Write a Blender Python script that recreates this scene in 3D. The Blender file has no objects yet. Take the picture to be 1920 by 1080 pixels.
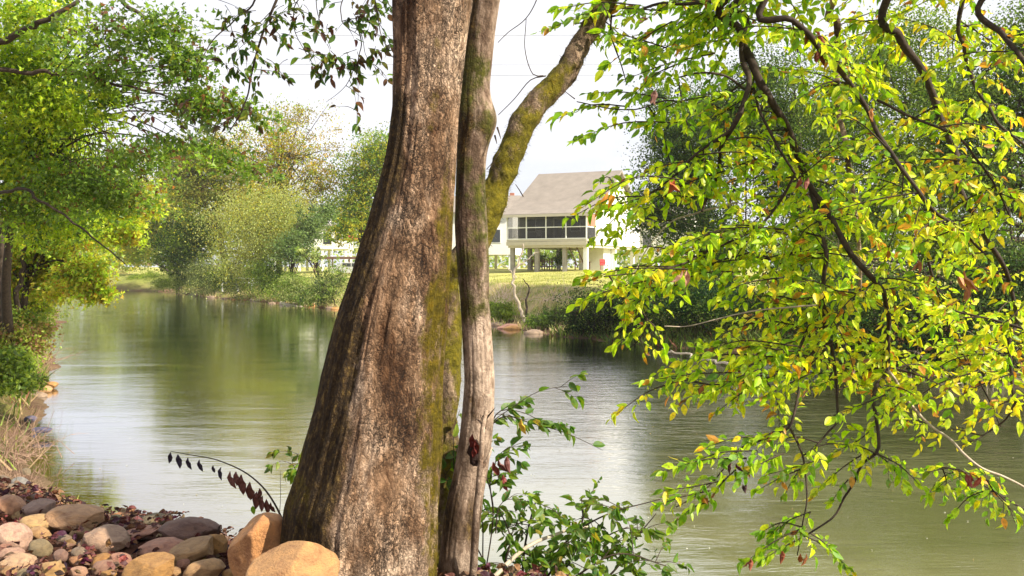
import bpy, math, random
import numpy as np
from mathutils import Vector, Matrix

# ------------------------------------------------------------------ camera, sky, sun, exposure
C = bpy.context.scene.collection
sc = bpy.context.scene
F = 1663.0            # focal length in pixels of the 1920 px wide photograph
HOR = 500.0           # pixel row of the horizon
EYE = 3.0             # eye height above the water (water = 0)
cam = bpy.data.cameras.new('camera'); camo = bpy.data.objects.new('camera', cam); C.objects.link(camo)
cam.sensor_width = 36; cam.lens = F / 1920 * 36; cam.shift_y = -(540 - HOR) / 1920
cam.clip_start = 0.05; cam.clip_end = 3000
camo.location = (0, 0, EYE); camo.rotation_euler = (math.radians(90), 0, 0)
sc.camera = camo

SUN = Vector((0.80, -0.42, 0.72)).normalized()
EL = math.asin(SUN.z); AZ = math.atan2(SUN.x, SUN.y)
w = bpy.data.worlds.new('World'); sc.world = w; w.use_nodes = True
nt = w.node_tree; nt.nodes.clear()
wo = nt.nodes.new('ShaderNodeOutputWorld'); bg = nt.nodes.new('ShaderNodeBackground')
sky = nt.nodes.new('ShaderNodeTexSky'); sky.sky_type = 'NISHITA'; sky.sun_disc = False
sky.sun_elevation = EL; sky.sun_rotation = AZ; sky.dust_density = 2.0; sky.air_density = 1.0
tc = nt.nodes.new('ShaderNodeTexCoord'); mp = nt.nodes.new('ShaderNodeMapping')
mp.inputs['Scale'].default_value = (1.0, 1.0, 2.6)
nz = nt.nodes.new('ShaderNodeTexNoise'); nz.inputs['Scale'].default_value = 1.7; nz.inputs['Detail'].default_value = 6
nz.inputs['Roughness'].default_value = 0.55
rp = nt.nodes.new('ShaderNodeMapRange'); rp.inputs[1].default_value = 0.32; rp.inputs[2].default_value = 0.62
rp.inputs[3].default_value = 0.78; rp.inputs[4].default_value = 1.0
mx = nt.nodes.new('ShaderNodeMix'); mx.data_type = 'RGBA'
cl_ = nt.nodes.new('ShaderNodeTexNoise'); cl_.inputs['Scale'].default_value = 2.6; cl_.inputs['Detail'].default_value = 7; cl_.inputs['Roughness'].default_value = 0.6
cr_ = nt.nodes.new('ShaderNodeValToRGB'); nt.links.new(mp.outputs[0], cl_.inputs['Vector']); nt.links.new(cl_.outputs[0], cr_.inputs[0])
for e_, (p_, c_) in zip(cr_.color_ramp.elements, ((0.35, (0.78, 0.80, 0.87, 1)), (0.62, (1.0, 1.0, 1.04, 1)))): e_.position = p_; e_.color = c_
vm_ = nt.nodes.new('ShaderNodeVectorMath'); vm_.operation = 'SCALE'; vm_.inputs['Scale'].default_value = 5.6; nt.links.new(cr_.outputs[0], vm_.inputs[0])
nt.links.new(vm_.outputs[0], mx.inputs[7])
nt.links.new(tc.outputs['Generated'], mp.inputs[0]); nt.links.new(mp.outputs[0], nz.inputs['Vector'])
nt.links.new(nz.outputs[0], rp.inputs[0]); nt.links.new(rp.outputs[0], mx.inputs[0])
nt.links.new(sky.outputs[0], mx.inputs[6]); nt.links.new(mx.outputs[2], bg.inputs[0])
bg.inputs[1].default_value = 0.11; nt.links.new(bg.outputs[0], wo.inputs[0])
sl = bpy.data.lights.new('sun', 'SUN'); slo = bpy.data.objects.new('sun', sl); C.objects.link(slo)
sl.energy = 5.0; sl.angle = math.radians(0.6); sl.color = (1.0, 0.915, 0.77)
slo.rotation_euler = SUN.to_track_quat('Z', 'Y').to_euler(); slo.location = (30, -20, 40)
sc.view_settings.view_transform = 'Standard'; sc.view_settings.look = 'None'
sc.view_settings.gamma = 1; sc.view_settings.exposure = 0.95; sc.view_settings.use_curve_mapping = False
sc.render.engine = 'CYCLES'
sc.cycles.use_denoising = True
sc.cycles.max_bounces = 7; sc.cycles.diffuse_bounces = 4; sc.cycles.glossy_bounces = 3
sc.cycles.transmission_bounces = 5; sc.cycles.transparent_max_bounces = 8

# ------------------------------------------------------------------ helpers
rng = np.random.default_rng(7)
random.seed(7)

def P(px, py, d):
    return np.array(((px - 960) / F * d, d, EYE - (py - HOR) / F * d))

def norm(a):
    return a / np.maximum(np.linalg.norm(a, axis=-1, keepdims=True), 1e-9)

def vnoise(p, seed=0):
    p = np.asarray(p, float); i = np.floor(p); f = p - i; u = f * f * (3 - 2 * f)
    def h(ix, iy, iz):
        v = np.sin(ix * 127.1 + iy * 311.7 + iz * 74.7 + seed * 53.3) * 43758.5453
        return v - np.floor(v)
    r = 0
    for dx in (0, 1):
        for dy in (0, 1):
            for dz in (0, 1):
                wgt = (u[..., 0] if dx else 1 - u[..., 0]) * (u[..., 1] if dy else 1 - u[..., 1]) * (u[..., 2] if dz else 1 - u[..., 2])
                r = r + wgt * h(i[..., 0] + dx, i[..., 1] + dy, i[..., 2] + dz)
    return r * 2 - 1

def fbm(p, o=4, seed=0):
    p = np.asarray(p, float); r = 0; a = 1
    for k in range(o):
        r = r + a * vnoise(p * 2 ** k, seed + k); a *= 0.5
    return r

class MB:
    """collects vertex / face blocks with a colour per vertex"""
    def __init__(s): s.v = []; s.f = []; s.c = []; s.n = 0
    def add(s, v, f, c=(0.5, 0.5, 0.5)):
        v = np.asarray(v, float).reshape(-1, 3); f = np.asarray(f, int)
        c = np.asarray(c, float)
        if c.ndim == 1: c = np.tile(c, (len(v), 1))
        s.v.append(v); s.c.append(c); s.f.append(f + s.n); s.n += len(v)
    def build(s, name, mat, parent=None, smooth=False, **kw):
        me = s.mesh(name, mat, smooth); return link(name, me, parent, **kw)
    def mesh(s, name, mat, smooth=False):
        V = np.concatenate(s.v); me = bpy.data.meshes.new(name)
        me.vertices.add(len(V)); me.vertices.foreach_set('co', V.ravel())
        nl = sum(f.size for f in s.f); np_ = sum(len(f) for f in s.f)
        me.loops.add(nl); me.loops.foreach_set('vertex_index', np.concatenate([f.ravel() for f in s.f]))
        me.polygons.add(np_)
        st = np.concatenate([np.full(len(f), f.shape[1]) for f in s.f]); start = np.concatenate([[0], np.cumsum(st)[:-1]])
        me.polygons.foreach_set('loop_start', start)
        me.polygons.foreach_set('use_smooth', np.full(np_, smooth))
        me.update(calc_edges=True)
        a = me.attributes.new('col', 'FLOAT_COLOR', 'POINT')
        c = np.concatenate(s.c); a.data.foreach_set('color', np.concatenate([c, np.ones((len(c), 1))], 1).ravel())
        me.materials.append(mat)
        return me

def link(name, me, parent=None, label=None, cat=None, group=None, kind=None):
    o = bpy.data.objects.new(name, me); C.objects.link(o)
    if parent is not None: o.parent = parent
    return tag(o, label, cat, group, kind)

def tag(o, label=None, cat=None, group=None, kind=None):
    if label: o['label'] = label
    if cat: o['category'] = cat
    if group: o['group'] = group
    if kind: o['kind'] = kind
    return o

def empty(name, loc=(0, 0, 0), label=None, cat=None, group=None, rz=0):
    o = bpy.data.objects.new(name, None); C.objects.link(o); o.location = loc; o.rotation_euler = (0, 0, rz)
    o.empty_display_size = 0.1
    return tag(o, label, cat, group)

def resample(pts, rad, step):
    pts = np.asarray(pts, float); rad = np.asarray(rad, float)
    # Catmull-Rom through the given points
    Pp = np.vstack([2 * pts[0] - pts[1], pts, 2 * pts[-1] - pts[-2]]); Rr = np.concatenate([[rad[0]], rad, [rad[-1]]])
    out, ro = [], []
    for i in range(1, len(Pp) - 2):
        L = np.linalg.norm(Pp[i + 1] - Pp[i]); n = max(1, int(round(L / step)))
        for k in range(n):
            t = k / n; a, b, c, d = Pp[i - 1:i + 3]
            out.append(0.5 * (2 * b + (c - a) * t + (2 * a - 5 * b + 4 * c - d) * t * t + (3 * b - a - 3 * c + d) * t ** 3))
            ro.append(Rr[i] * (1 - t) + Rr[i + 1] * t)
    out.append(Pp[-2]); ro.append(Rr[-2])
    return np.array(out), np.array(ro)

def tube(mb, pts, rad, n=6, col=(0.1, 0.08, 0.06), disp=None, cap=True):
    pts = np.asarray(pts, float); m = len(pts); rad = np.broadcast_to(np.asarray(rad, float), (m,))
    t = np.gradient(pts, axis=0) if m > 2 else np.tile(pts[1] - pts[0], (m, 1)); t = norm(t)
    ref = np.array((0.0, 1.0, 0.0)) if abs(t[0][1]) < 0.9 else np.array((1.0, 0, 0))
    u = norm(np.cross(t[0], ref)); U = [u]
    for i in range(1, m):
        u = U[-1] - t[i] * np.dot(U[-1], t[i]); U.append(norm(u))
    U = np.array(U); W = np.cross(t, U)
    a = np.linspace(0, 2 * np.pi, n, endpoint=False)
    ring = U[:, None] * np.cos(a)[None, :, None] + W[:, None] * np.sin(a)[None, :, None]
    R = rad[:, None] * np.ones((1, n))
    if disp is not None: R = R * disp(pts[:, None] + ring * R[..., None], a)
    V = (pts[:, None] + ring * R[..., None]).reshape(-1, 3)
    i, j = np.meshgrid(np.arange(m - 1), np.arange(n), indexing='ij')
    f = np.stack([i * n + j, i * n + (j + 1) % n, (i + 1) * n + (j + 1) % n, (i + 1) * n + j], -1).reshape(-1, 4)
    base = mb.n
    mb.add(V, f[:, ::-1], col)
    if cap:
        k = m * n
        mb.add(pts[-1:] + t[-1] * rad[-1] * 0.3, np.zeros((0, 3), int), col if np.ndim(col) == 1 else col[-1])
        mb.f.append(np.array([[base + (m - 1) * n + q, base + k, base + (m - 1) * n + (q + 1) % n] for q in range(n)]))
    return V

def box(mb, x0, x1, y0, y1, z0, z1, col=(0.5, 0.5, 0.5)):
    v = [(x, y, z) for z in (z0, z1) for y in (y0, y1) for x in (x0, x1)]
    f = [(0, 2, 3, 1), (4, 5, 7, 6), (0, 1, 5, 4), (2, 6, 7, 3), (0, 4, 6, 2), (1, 3, 7, 5)]
    mb.add(v, f, col)

# leaf templates: x across, y along, z up; unit length
def leaf_tpl(wd=0.42, fold=0.10, droop=0.16, curl=0.0):
    ys = np.array([0, .22, .5, .78, 1.0]); ws = np.array([0, .8, 1.0, .62, 0]) * wd / 2
    zc = -droop * ys ** 2
    V = [(0, -0.14, 0.01)]
    for k in range(5): V.append((0, ys[k], zc[k]))
    for s in (-1, 1):
        for k in (1, 2, 3): V.append((s * ws[k], ys[k] - .02, zc[k] + fold * ws[k] / wd * 2 + curl * ws[k]))
    # 0 stalk,1..5 centre,6..8 left,9..11 right
    F3 = [(1, 6, 2), (4, 8, 5), (1, 2, 9), (4, 5, 11)]
    F4 = [(2, 6, 7, 3), (3, 7, 8, 4), (2, 3, 10, 9), (3, 4, 11, 10)]
    tri = F3 + [(a, b, c) for a, b, c, d in F4] + [(a, c, d) for a, b, c, d in F4]
    return np.array(V), np.array(tri)
LT = leaf_tpl(0.52, 0.10, 0.16)
LTS = [LT, leaf_tpl(0.44, 0.16, 0.38, 0.10), leaf_tpl(0.50, -0.06, -0.10, 0.05), leaf_tpl(0.40, 0.30, 0.30, 0.25)]
def rolled(wd=.5, roll=105, nr=5, ncol=5):
    V = []; ys = np.linspace(0, 1, nr); ws = np.array([.12, .8, 1.0, .7, .05]) * wd / 2
    for y, w_ in zip(ys, ws):
        r_ = w_ / math.radians(roll); tw = .9 * (y - .3)
        for a_ in np.linspace(-roll, roll, ncol):
            q_ = math.radians(a_); x, z = r_ * math.sin(q_), r_ * (1 - math.cos(q_)); jag = .05 * math.sin(a_ * 3.1 + y * 9)
            V.append((x * math.cos(tw) - z * math.sin(tw), y + jag, x * math.sin(tw) + z * math.cos(tw) - .25 * y * y + .04 * math.sin(y * 9)))
    T_ = []
    for i_ in range(nr - 1):
        for j_ in range(ncol - 1):
            a_ = i_ * ncol + j_; T_ += [(a_, a_ + 1, a_ + ncol + 1), (a_, a_ + ncol + 1, a_ + ncol)]
    return np.array(V), np.array(T_)
DEADT = rolled(.62, 85)
DEADL = rolled(.75, 55, 5, 3)
CLUMPT = (np.array([(0, 0, 0), (-.36, .45, .06), (0, 1, -.1), (.36, .45, .06)], float), np.array([(0, 1, 2), (0, 2, 3)]))
def _maple():
    pts = [(0, 0), (-.48, .22), (-.20, .42), (0, 1.0), (.20, .42), (.48, .22)]
    V = np.array([(x, y, -.12 * y * y - .14 * abs(x)) for x, y in pts]); return V, np.array([(0, 5, 4), (0, 4, 2), (0, 2, 1), (2, 4, 3)])
MAPLET = _maple()
def bladet():
    return np.array([(-.03, 0, 0), (.03, 0, 0), (.02, .6, .0), (0, 1, -.12), (-.02, .6, 0)]), np.array([(0, 1, 2), (0, 2, 4), (4, 2, 3)])
BLADET = bladet()

def frames(d, nrm):
    d = norm(d); s = norm(np.cross(d, nrm)); n = np.cross(s, d); return s, d, n

def scatter(mb, tpl, pos, d, nrm, size, col):
    T, Fc = tpl; s, d, n = frames(d, nrm); N = len(pos)
    size = np.broadcast_to(size, (N,))[:, None, None]
    V = pos[:, None] + size * (T[None, :, 0, None] * s[:, None] + T[None, :, 1, None] * d[:, None] + T[None, :, 2, None] * n[:, None])
    f = (Fc[None] + (np.arange(N) * len(T))[:, None, None]).reshape(-1, Fc.shape[1])
    mb.add(V.reshape(-1, 3), f, np.repeat(col, len(T), 0))

def rdir(N, up=0.0):
    v = norm(rng.normal(size=(N, 3))); v[:, 2] += up; return norm(v)

def pal(N, cols, wts, jit=0.18):
    wts = np.array(wts, float); k = rng.choice(len(cols), N, p=wts / wts.sum())
    c = np.array(cols, float)[k]; return np.clip(c * (1 + rng.normal(size=(N, 1)) * jit) + rng.normal(size=(N, 3)) * 0.008, 0.004, 0.9)

# ------------------------------------------------------------------ materials
def newmat(name):
    m = bpy.data.materials.new(name); m.use_nodes = True; t = m.node_tree
    b = t.nodes['Principled BSDF']; return m, t, b
def N(t, ty, **kw):
    n = t.nodes.new(ty)
    for k, v in kw.items():
        if k in n.inputs: n.inputs[k].default_value = v
        else: setattr(n, k, v)
    return n
def ramp(t, stops, src):
    r = t.nodes.new('ShaderNodeValToRGB'); e = r.color_ramp.elements
    while len(e) < len(stops): e.new(0.5)
    for q, (p, c) in zip(e, stops): q.position = p; q.color = (*c, 1) if len(c) == 3 else c
    t.links.new(src, r.inputs[0]); return r
def mix(t, a, b, fac, blend='MIX'):
    m = t.nodes.new('ShaderNodeMix'); m.data_type = 'RGBA'; m.blend_type = blend
    for i, v in ((6, a), (7, b)):
        if hasattr(v, 'links'): t.links.new(v, m.inputs[i])
        else: m.inputs[i].default_value = (*v, 1)
    if hasattr(fac, 'links'): t.links.new(fac, m.inputs[0])
    else: m.inputs[0].default_value = fac
    return m.outputs[2]
def noise(t, scale, detail=4, rough=0.55, sc3=None, src='Object', dist=0.0):
    c = t.nodes.new('ShaderNodeTexCoord'); out = c.outputs[src]
    if sc3:
        m = t.nodes.new('ShaderNodeMapping'); m.inputs['Scale'].default_value = sc3; t.links.new(out, m.inputs[0]); out = m.outputs[0]
    n = t.nodes.new('ShaderNodeTexNoise'); n.inputs['Scale'].default_value = scale; n.inputs['Detail'].default_value = detail
    n.inputs['Roughness'].default_value = rough; n.inputs['Distortion'].default_value = dist
    t.links.new(out, n.inputs['Vector']); return n.outputs[0]
def bump(t, b, h, strength=0.5, dist=0.02):
    n = t.nodes.new('ShaderNodeBump'); n.inputs['Strength'].default_value = strength; n.inputs['Distance'].default_value = dist
    t.links.new(h, n.inputs['Height']); t.links.new(n.outputs[0], b.inputs['Normal']); return n
def math_(t, op, a, b=None, clamp=False):
    m = t.nodes.new('ShaderNodeMath'); m.operation = op; m.use_clamp = clamp
    for i, v in enumerate((a, b)):
        if v is None: continue
        if hasattr(v, 'links'): t.links.new(v, m.inputs[i])
        else: m.inputs[i].default_value = v
    return m.outputs[0]
def attr(t, name='col'):
    a = t.nodes.new('ShaderNodeAttribute'); a.attribute_name = name; return a

def leafmat(name, trans=0.45, rough=0.5, spec=0.35, gain=1.25, spots=False):
    m, t, b = newmat(name); a = attr(t)
    n = noise(t, 60, 2); v = ramp(t, [(0.3, (0.8, 0.8, 0.8)), (0.7, (1.12, 1.12, 1.12))], n)
    c = mix(t, a.outputs['Color'], v.outputs[0], 1.0, 'MULTIPLY')
    if spots:
        gp = t.nodes.new('ShaderNodeNewGeometry'); n3 = t.nodes.new('ShaderNodeTexNoise'); n3.inputs['Scale'].default_value = 75; n3.inputs['Detail'].default_value = 3; t.links.new(gp.outputs['Position'], n3.inputs['Vector'])
        sp3 = ramp(t, [(0.60, (0, 0, 0)), (0.68, (1, 1, 1))], n3.outputs[0]); c = mix(t, c, (0.26, 0.12, 0.03), math_(t, 'MULTIPLY', sp3.outputs[0], 0.7))
        n4 = t.nodes.new('ShaderNodeTexNoise'); n4.inputs['Scale'].default_value = 30; n4.inputs['Detail'].default_value = 2; t.links.new(gp.outputs['Position'], n4.inputs['Vector'])
        v4 = ramp(t, [(0.3, (0.62, 0.78, 0.7)), (0.7, (1.18, 1.1, 1.0))], n4.outputs[0]); c = mix(t, c, v4.outputs[0], 1.0, 'MULTIPLY')
    t.links.new(c, b.inputs['Base Color']); b.inputs['Roughness'].default_value = rough; b.inputs['Specular IOR Level'].default_value = spec
    tr = t.nodes.new('ShaderNodeBsdfTranslucent'); g = mix(t, c, (gain, gain * 1.05, gain * 0.55), 1.0, 'MULTIPLY'); t.links.new(g, tr.inputs[0])
    ms = t.nodes.new('ShaderNodeMixShader'); ms.inputs[0].default_value = trans
    t.links.new(b.outputs[0], ms.inputs[1]); t.links.new(tr.outputs[0], ms.inputs[2])
    t.links.new(ms.outputs[0], t.nodes['Material Output'].inputs[0]); return m
M_leaf = leafmat('leaf', 0.50, 0.45, 0.4, 1.45, True); M_far = leafmat('far_leaf', 0.42, 0.7, 0.10, 1.25); M_dead = leafmat('dead_leaf', 0.15, 0.6, 0.3, 1.0)
M_grass = leafmat('grass_blade', 0.3, 0.6, 0.2, 1.1)

def barkmat(name, light, mid, dark, moss, mossf=1.0, sx=26, sz=7, h=0.012, gk=1.0):
    m, t, b = newmat(name)
    n1 = noise(t, 3.4, 7, 0.68, (1, 1, 0.42), dist=0.4); n2 = noise(t, 9, 6, 0.7, (1, 1, 0.4))
    fine = noise(t, 60, 6, 0.75, (1, 1, 0.35))
    c = t.nodes.new('ShaderNodeTexCoord')
    wob = t.nodes.new('ShaderNodeTexNoise'); wob.inputs['Scale'].default_value = 9; wob.inputs['Detail'].default_value = 5; wob.inputs['Roughness'].default_value = 0.7
    t.links.new(c.outputs['Object'], wob.inputs[0])
    va = t.nodes.new('ShaderNodeVectorMath'); va.operation = 'MULTIPLY_ADD'; va.inputs[1].default_value = (0.11, 0.11, 0.22)
    t.links.new(wob.outputs['Color'], va.inputs[0]); t.links.new(c.outputs['Object'], va.inputs[2])
    def vor(fx, fz, feat):
        mp_ = t.nodes.new('ShaderNodeMapping'); mp_.inputs['Scale'].default_value = (fx, fx, fz); t.links.new(va.outputs[0], mp_.inputs[0])
        v = t.nodes.new('ShaderNodeTexVoronoi'); v.feature = feat; v.inputs['Scale'].default_value = 1.0; t.links.new(mp_.outputs[0], v.inputs['Vector']); return v
    vo = vor(sx, sz, 'DISTANCE_TO_EDGE'); vo2 = vor(sx * 2.1, sz * 1.7, 'DISTANCE_TO_EDGE'); vc = vor(sx, sz, 'F1')
    w1 = math_(t, 'ADD', 0.02, math_(t, 'MULTIPLY', n2, 0.16))
    c1 = math_(t, 'DIVIDE', vo.outputs['Distance'], w1, True); c2 = math_(t, 'DIVIDE', vo2.outputs['Distance'], 0.10, True)
    gate = ramp(t, [(0.40, (0, 0, 0)), (0.60, (gk, gk, gk))], noise(t, 6, 5, 0.65, (1, 1, 0.5)))
    gate2 = ramp(t, [(0.42, (gk, gk, gk)), (0.60, (0, 0, 0))], noise(t, 8, 5, 0.65, (1, 1, 0.5)))
    crk = math_(t, 'SUBTRACT', 1.0, math_(t, 'MULTIPLY', gate.outputs[0], math_(t, 'SUBTRACT', 1.0, c1)))
    crk = math_(t, 'MULTIPLY', crk, math_(t, 'SUBTRACT', 1.0, math_(t, 'MULTIPLY', gate2.outputs[0], math_(t, 'SUBTRACT', 1.0, c2))))
    base = ramp(t, [(0.36, dark), (0.45, mid), (0.52, tuple((p + q) / 2 for p, q in zip(mid, light))), (0.60, light)], n1)
    platev = ramp(t, [(0.0, (0.62, 0.58, 0.56)), (1.0, (1.25, 1.22, 1.2))], vc.outputs['Color'])
    col = mix(t, base.outputs[0], platev.outputs[0], 0.7 * gk, 'MULTIPLY')
    st = ramp(t, [(0.36, (0.30, 0.22, 0.16)), (0.50, (0.95, 0.93, 0.9)), (0.66, (1.30, 1.28, 1.26))], noise(t, 12, 8, 0.78, (1, 1, 0.55)))
    col = mix(t, col, st.outputs[0], 0.85, 'MULTIPLY')
    fv = ramp(t, [(0.33, (0.5, 0.48, 0.46)), (0.66, (1.3, 1.3, 1.3))], fine)
    col = mix(t, col, fv.outputs[0], 0.75, 'MULTIPLY')
    col = mix(t, (0.022, 0.015, 0.012), col, crk)
    a = attr(t)                                  # r = moss, g = darkening; big trunk's left flank: algae with painted shade
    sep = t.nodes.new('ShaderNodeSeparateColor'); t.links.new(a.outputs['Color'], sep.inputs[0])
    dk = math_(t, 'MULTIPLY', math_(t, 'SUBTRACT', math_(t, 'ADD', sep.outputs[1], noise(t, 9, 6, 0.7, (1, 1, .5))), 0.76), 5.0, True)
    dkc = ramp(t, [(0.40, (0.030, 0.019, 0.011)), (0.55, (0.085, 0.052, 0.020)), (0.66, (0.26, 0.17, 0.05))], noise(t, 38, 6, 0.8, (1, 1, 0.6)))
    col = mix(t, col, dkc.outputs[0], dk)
    mm = math_(t, 'MULTIPLY', math_(t, 'SUBTRACT', math_(t, 'ADD', sep.outputs[0], noise(t, 11, 6, 0.75, (1, 1, .6))), 0.78), 6.0, True)
    mossc = ramp(t, [(0.3, tuple(x * 0.35 for x in moss)), (0.55, moss), (0.75, (moss[0] * 1.7, moss[1] * 1.45, moss[2]))], noise(t, 24, 4, 0.7))
    col = mix(t, col, mossc.outputs[0], mm)
    t.links.new(col, b.inputs['Base Color']); b.inputs['Roughness'].default_value = 0.85; b.inputs['Specular IOR Level'].default_value = 0.2
    hh = math_(t, 'ADD', math_(t, 'MULTIPLY', crk, 0.6), math_(t, 'MULTIPLY', fine, 0.5))
    hh = math_(t, 'ADD', hh, math_(t, 'MULTIPLY', vc.outputs['Distance'], -0.35))
    hh = math_(t, 'ADD', hh, math_(t, 'MULTIPLY', math_(t, 'MULTIPLY', mm, noise(t, 60, 5, 0.8)), 1.0))
    bump(t, b, hh, 0.9, h); return m
M_bark = barkmat('flaking_bark', (0.72, 0.555, 0.41), (0.37, 0.235, 0.14), (0.12, 0.062, 0.03), (0.20, 0.15, 0.010), sx=44, sz=14, h=0.042)
M_smooth = barkmat('mottled_smooth_bark', (0.50, 0.39, 0.30), (0.19, 0.13, 0.09), (0.06, 0.038, 0.022), (0.09, 0.09, 0.014), sx=40, sz=34, h=0.012, gk=0.35)
M_moss = barkmat('moss_covered_bark', (0.34, 0.25, 0.17), (0.17, 0.12, 0.07), (0.06, 0.045, 0.02), (0.19, 0.16, 0.012), sx=30, sz=18, h=0.02, gk=0.6)

def twigmat(name, c0, c1, rough=0.8):
    m, t, b = newmat(name); r = ramp(t, [(0.3, c0), (0.7, c1)], noise(t, 22, 5, 0.7)); t.links.new(r.outputs[0], b.inputs['Base Color'])
    b.inputs['Roughness'].default_value = rough; b.inputs['Specular IOR Level'].default_value = 0.25; bump(t, b, noise(t, 90, 4), 0.5, 0.006); return m
M_twig = twigmat('dark_twig_bark', (0.022, 0.016, 0.012), (0.075, 0.052, 0.034)); M_pale = twigmat('bare_pale_wood', (0.30, 0.24, 0.17), (0.55, 0.47, 0.36))
M_brush2 = twigmat('straw_brush', (0.50, 0.36, 0.26), (0.80, 0.64, 0.50)); M_brush = twigmat('dry_brush', (0.16, 0.09, 0.06), (0.38, 0.26, 0.18))

def rockmat():
    m, t, b = newmat('river_stone'); oi = t.nodes.new('ShaderNodeObjectInfo')
    n = noise(t, 3.0, 5, 0.6, dist=0.6); r = ramp(t, [(0.28, (0.62, 0.52, 0.50)), (0.5, (0.95, 0.93, 0.92)), (0.72, (1.25, 1.16, 1.02))], n)
    c = mix(t, oi.outputs['Color'], r.outputs[0], 1.0, 'MULTIPLY')
    r2 = ramp(t, [(0.62, (0, 0, 0)), (0.78, (1, 1, 1))], noise(t, 9, 6, 0.7)); c = mix(t, c, (0.13, 0.075, 0.05), math_(t, 'MULTIPLY', r2.outputs[0], 0.55))
    sp = ramp(t, [(0.35, (0.82, 0.82, 0.82)), (0.65, (1.12, 1.12, 1.12))], noise(t, 75, 3, 0.8)); c = mix(t, c, sp.outputs[0], 0.7, 'MULTIPLY')
    t.links.new(c, b.inputs['Base Color']); b.inputs['Roughness'].default_value = 0.55; b.inputs['Specular IOR Level'].default_value = 0.4
    h = math_(t, 'ADD', noise(t, 14, 6, 0.65), math_(t, 'MULTIPLY', noise(t, 110, 3), 0.25)); bump(t, b, h, 0.8, 0.018); return m
M_rock = rockmat()

def plain(name, c, rough=0.6, var=0.15, scale=3, bs=0.2, bd=0.01, spec=0.4):
    m, t, b = newmat(name); lo = tuple(x * (1 - var) for x in c); hi = tuple(min(1, x * (1 + var)) for x in c)
    n = noise(t, scale, 5, 0.6); r = ramp(t, [(0.3, lo), (0.7, hi)], n); t.links.new(r.outputs[0], b.inputs['Base Color'])
    b.inputs['Roughness'].default_value = rough; b.inputs['Specular IOR Level'].default_value = spec; bump(t, b, noise(t, scale * 12, 3), bs, bd); return m
M_white = plain('white_siding_paint', (0.80, 0.79, 0.76), 0.6, 0.05); M_trim = plain('white_trim_paint', (0.82, 0.82, 0.80), 0.5, 0.03)
M_roof = plain('taupe_shingle_roof', (0.25, 0.215, 0.18), 0.85, 0.14, 1.2, 0.6, 0.03); M_beige = plain('beige_fascia', (0.55, 0.50, 0.40), 0.6, 0.06)
M_dark = plain('dark_rail_paint', (0.05, 0.045, 0.045), 0.5, 0.1); M_stilt = plain('weathered_stilt', (0.34, 0.31, 0.27), 0.8, 0.15)
M_int = plain('grey_inner_wall', (0.30, 0.29, 0.30), 0.8, 0.05); M_redp = plain('brick_red_panel', (0.42, 0.17, 0.11), 0.7, 0.1)
M_brown = plain('brown_lattice', (0.14, 0.08, 0.055), 0.8, 0.2); M_red = plain('red_cloth', (0.55, 0.05, 0.05), 0.7, 0.1); M_carp = plain('grey_car_paint', (0.45, 0.46, 0.47), 0.3, 0.02)
M_glass = plain('dark_window_glass', (0.04, 0.045, 0.05), 0.08, 0.05, spec=0.6); M_tyre = plain('black_tyre', (0.02, 0.02, 0.02), 0.8)
M_wire = plain('wire_metal', (0.28, 0.28, 0.30), 0.5); M_blue = plain('blue_cloth', (0.03, 0.05, 0.18), 0.7)
def screenmat():
    m, t, b = newmat('insect_screen'); b.inputs['Base Color'].default_value = (0.05, 0.05, 0.055, 1); b.inputs['Roughness'].default_value = 0.6
    tr = t.nodes.new('ShaderNodeBsdfTransparent'); ms = t.nodes.new('ShaderNodeMixShader'); ms.inputs[0].default_value = 0.42
    t.links.new(tr.outputs[0], ms.inputs[1]); t.links.new(b.outputs[0], ms.inputs[2]); t.links.new(ms.outputs[0], t.nodes['Material Output'].inputs[0]); return m
M_screen = screenmat()

def groundmat():
    m, t, b = newmat('bank_ground'); a = attr(t)
    n = noise(t, 0.9, 6, 0.65, src='Object'); f = noise(t, 14, 5, 0.7, src='Object')
    v = ramp(t, [(0.3, (0.6, 0.6, 0.62)), (0.7, (1.3, 1.28, 1.2))], n); v2 = ramp(t, [(0.3, (0.6, 0.6, 0.6)), (0.7, (1.35, 1.35, 1.3))], f)
    c = mix(t, a.outputs['Color'], v.outputs[0], 0.8, 'MULTIPLY'); c = mix(t, c, v2.outputs[0], 0.8, 'MULTIPLY')
    t.links.new(c, b.inputs['Base Color']); b.inputs['Roughness'].default_value = 0.95; b.inputs['Specular IOR Level'].default_value = 0.1
    bump(t, b, math_(t, 'ADD', f, math_(t, 'MULTIPLY', noise(t, 50, 4, 0.7), 0.4)), 0.8, 0.05); return m
M_ground = groundmat()

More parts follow.
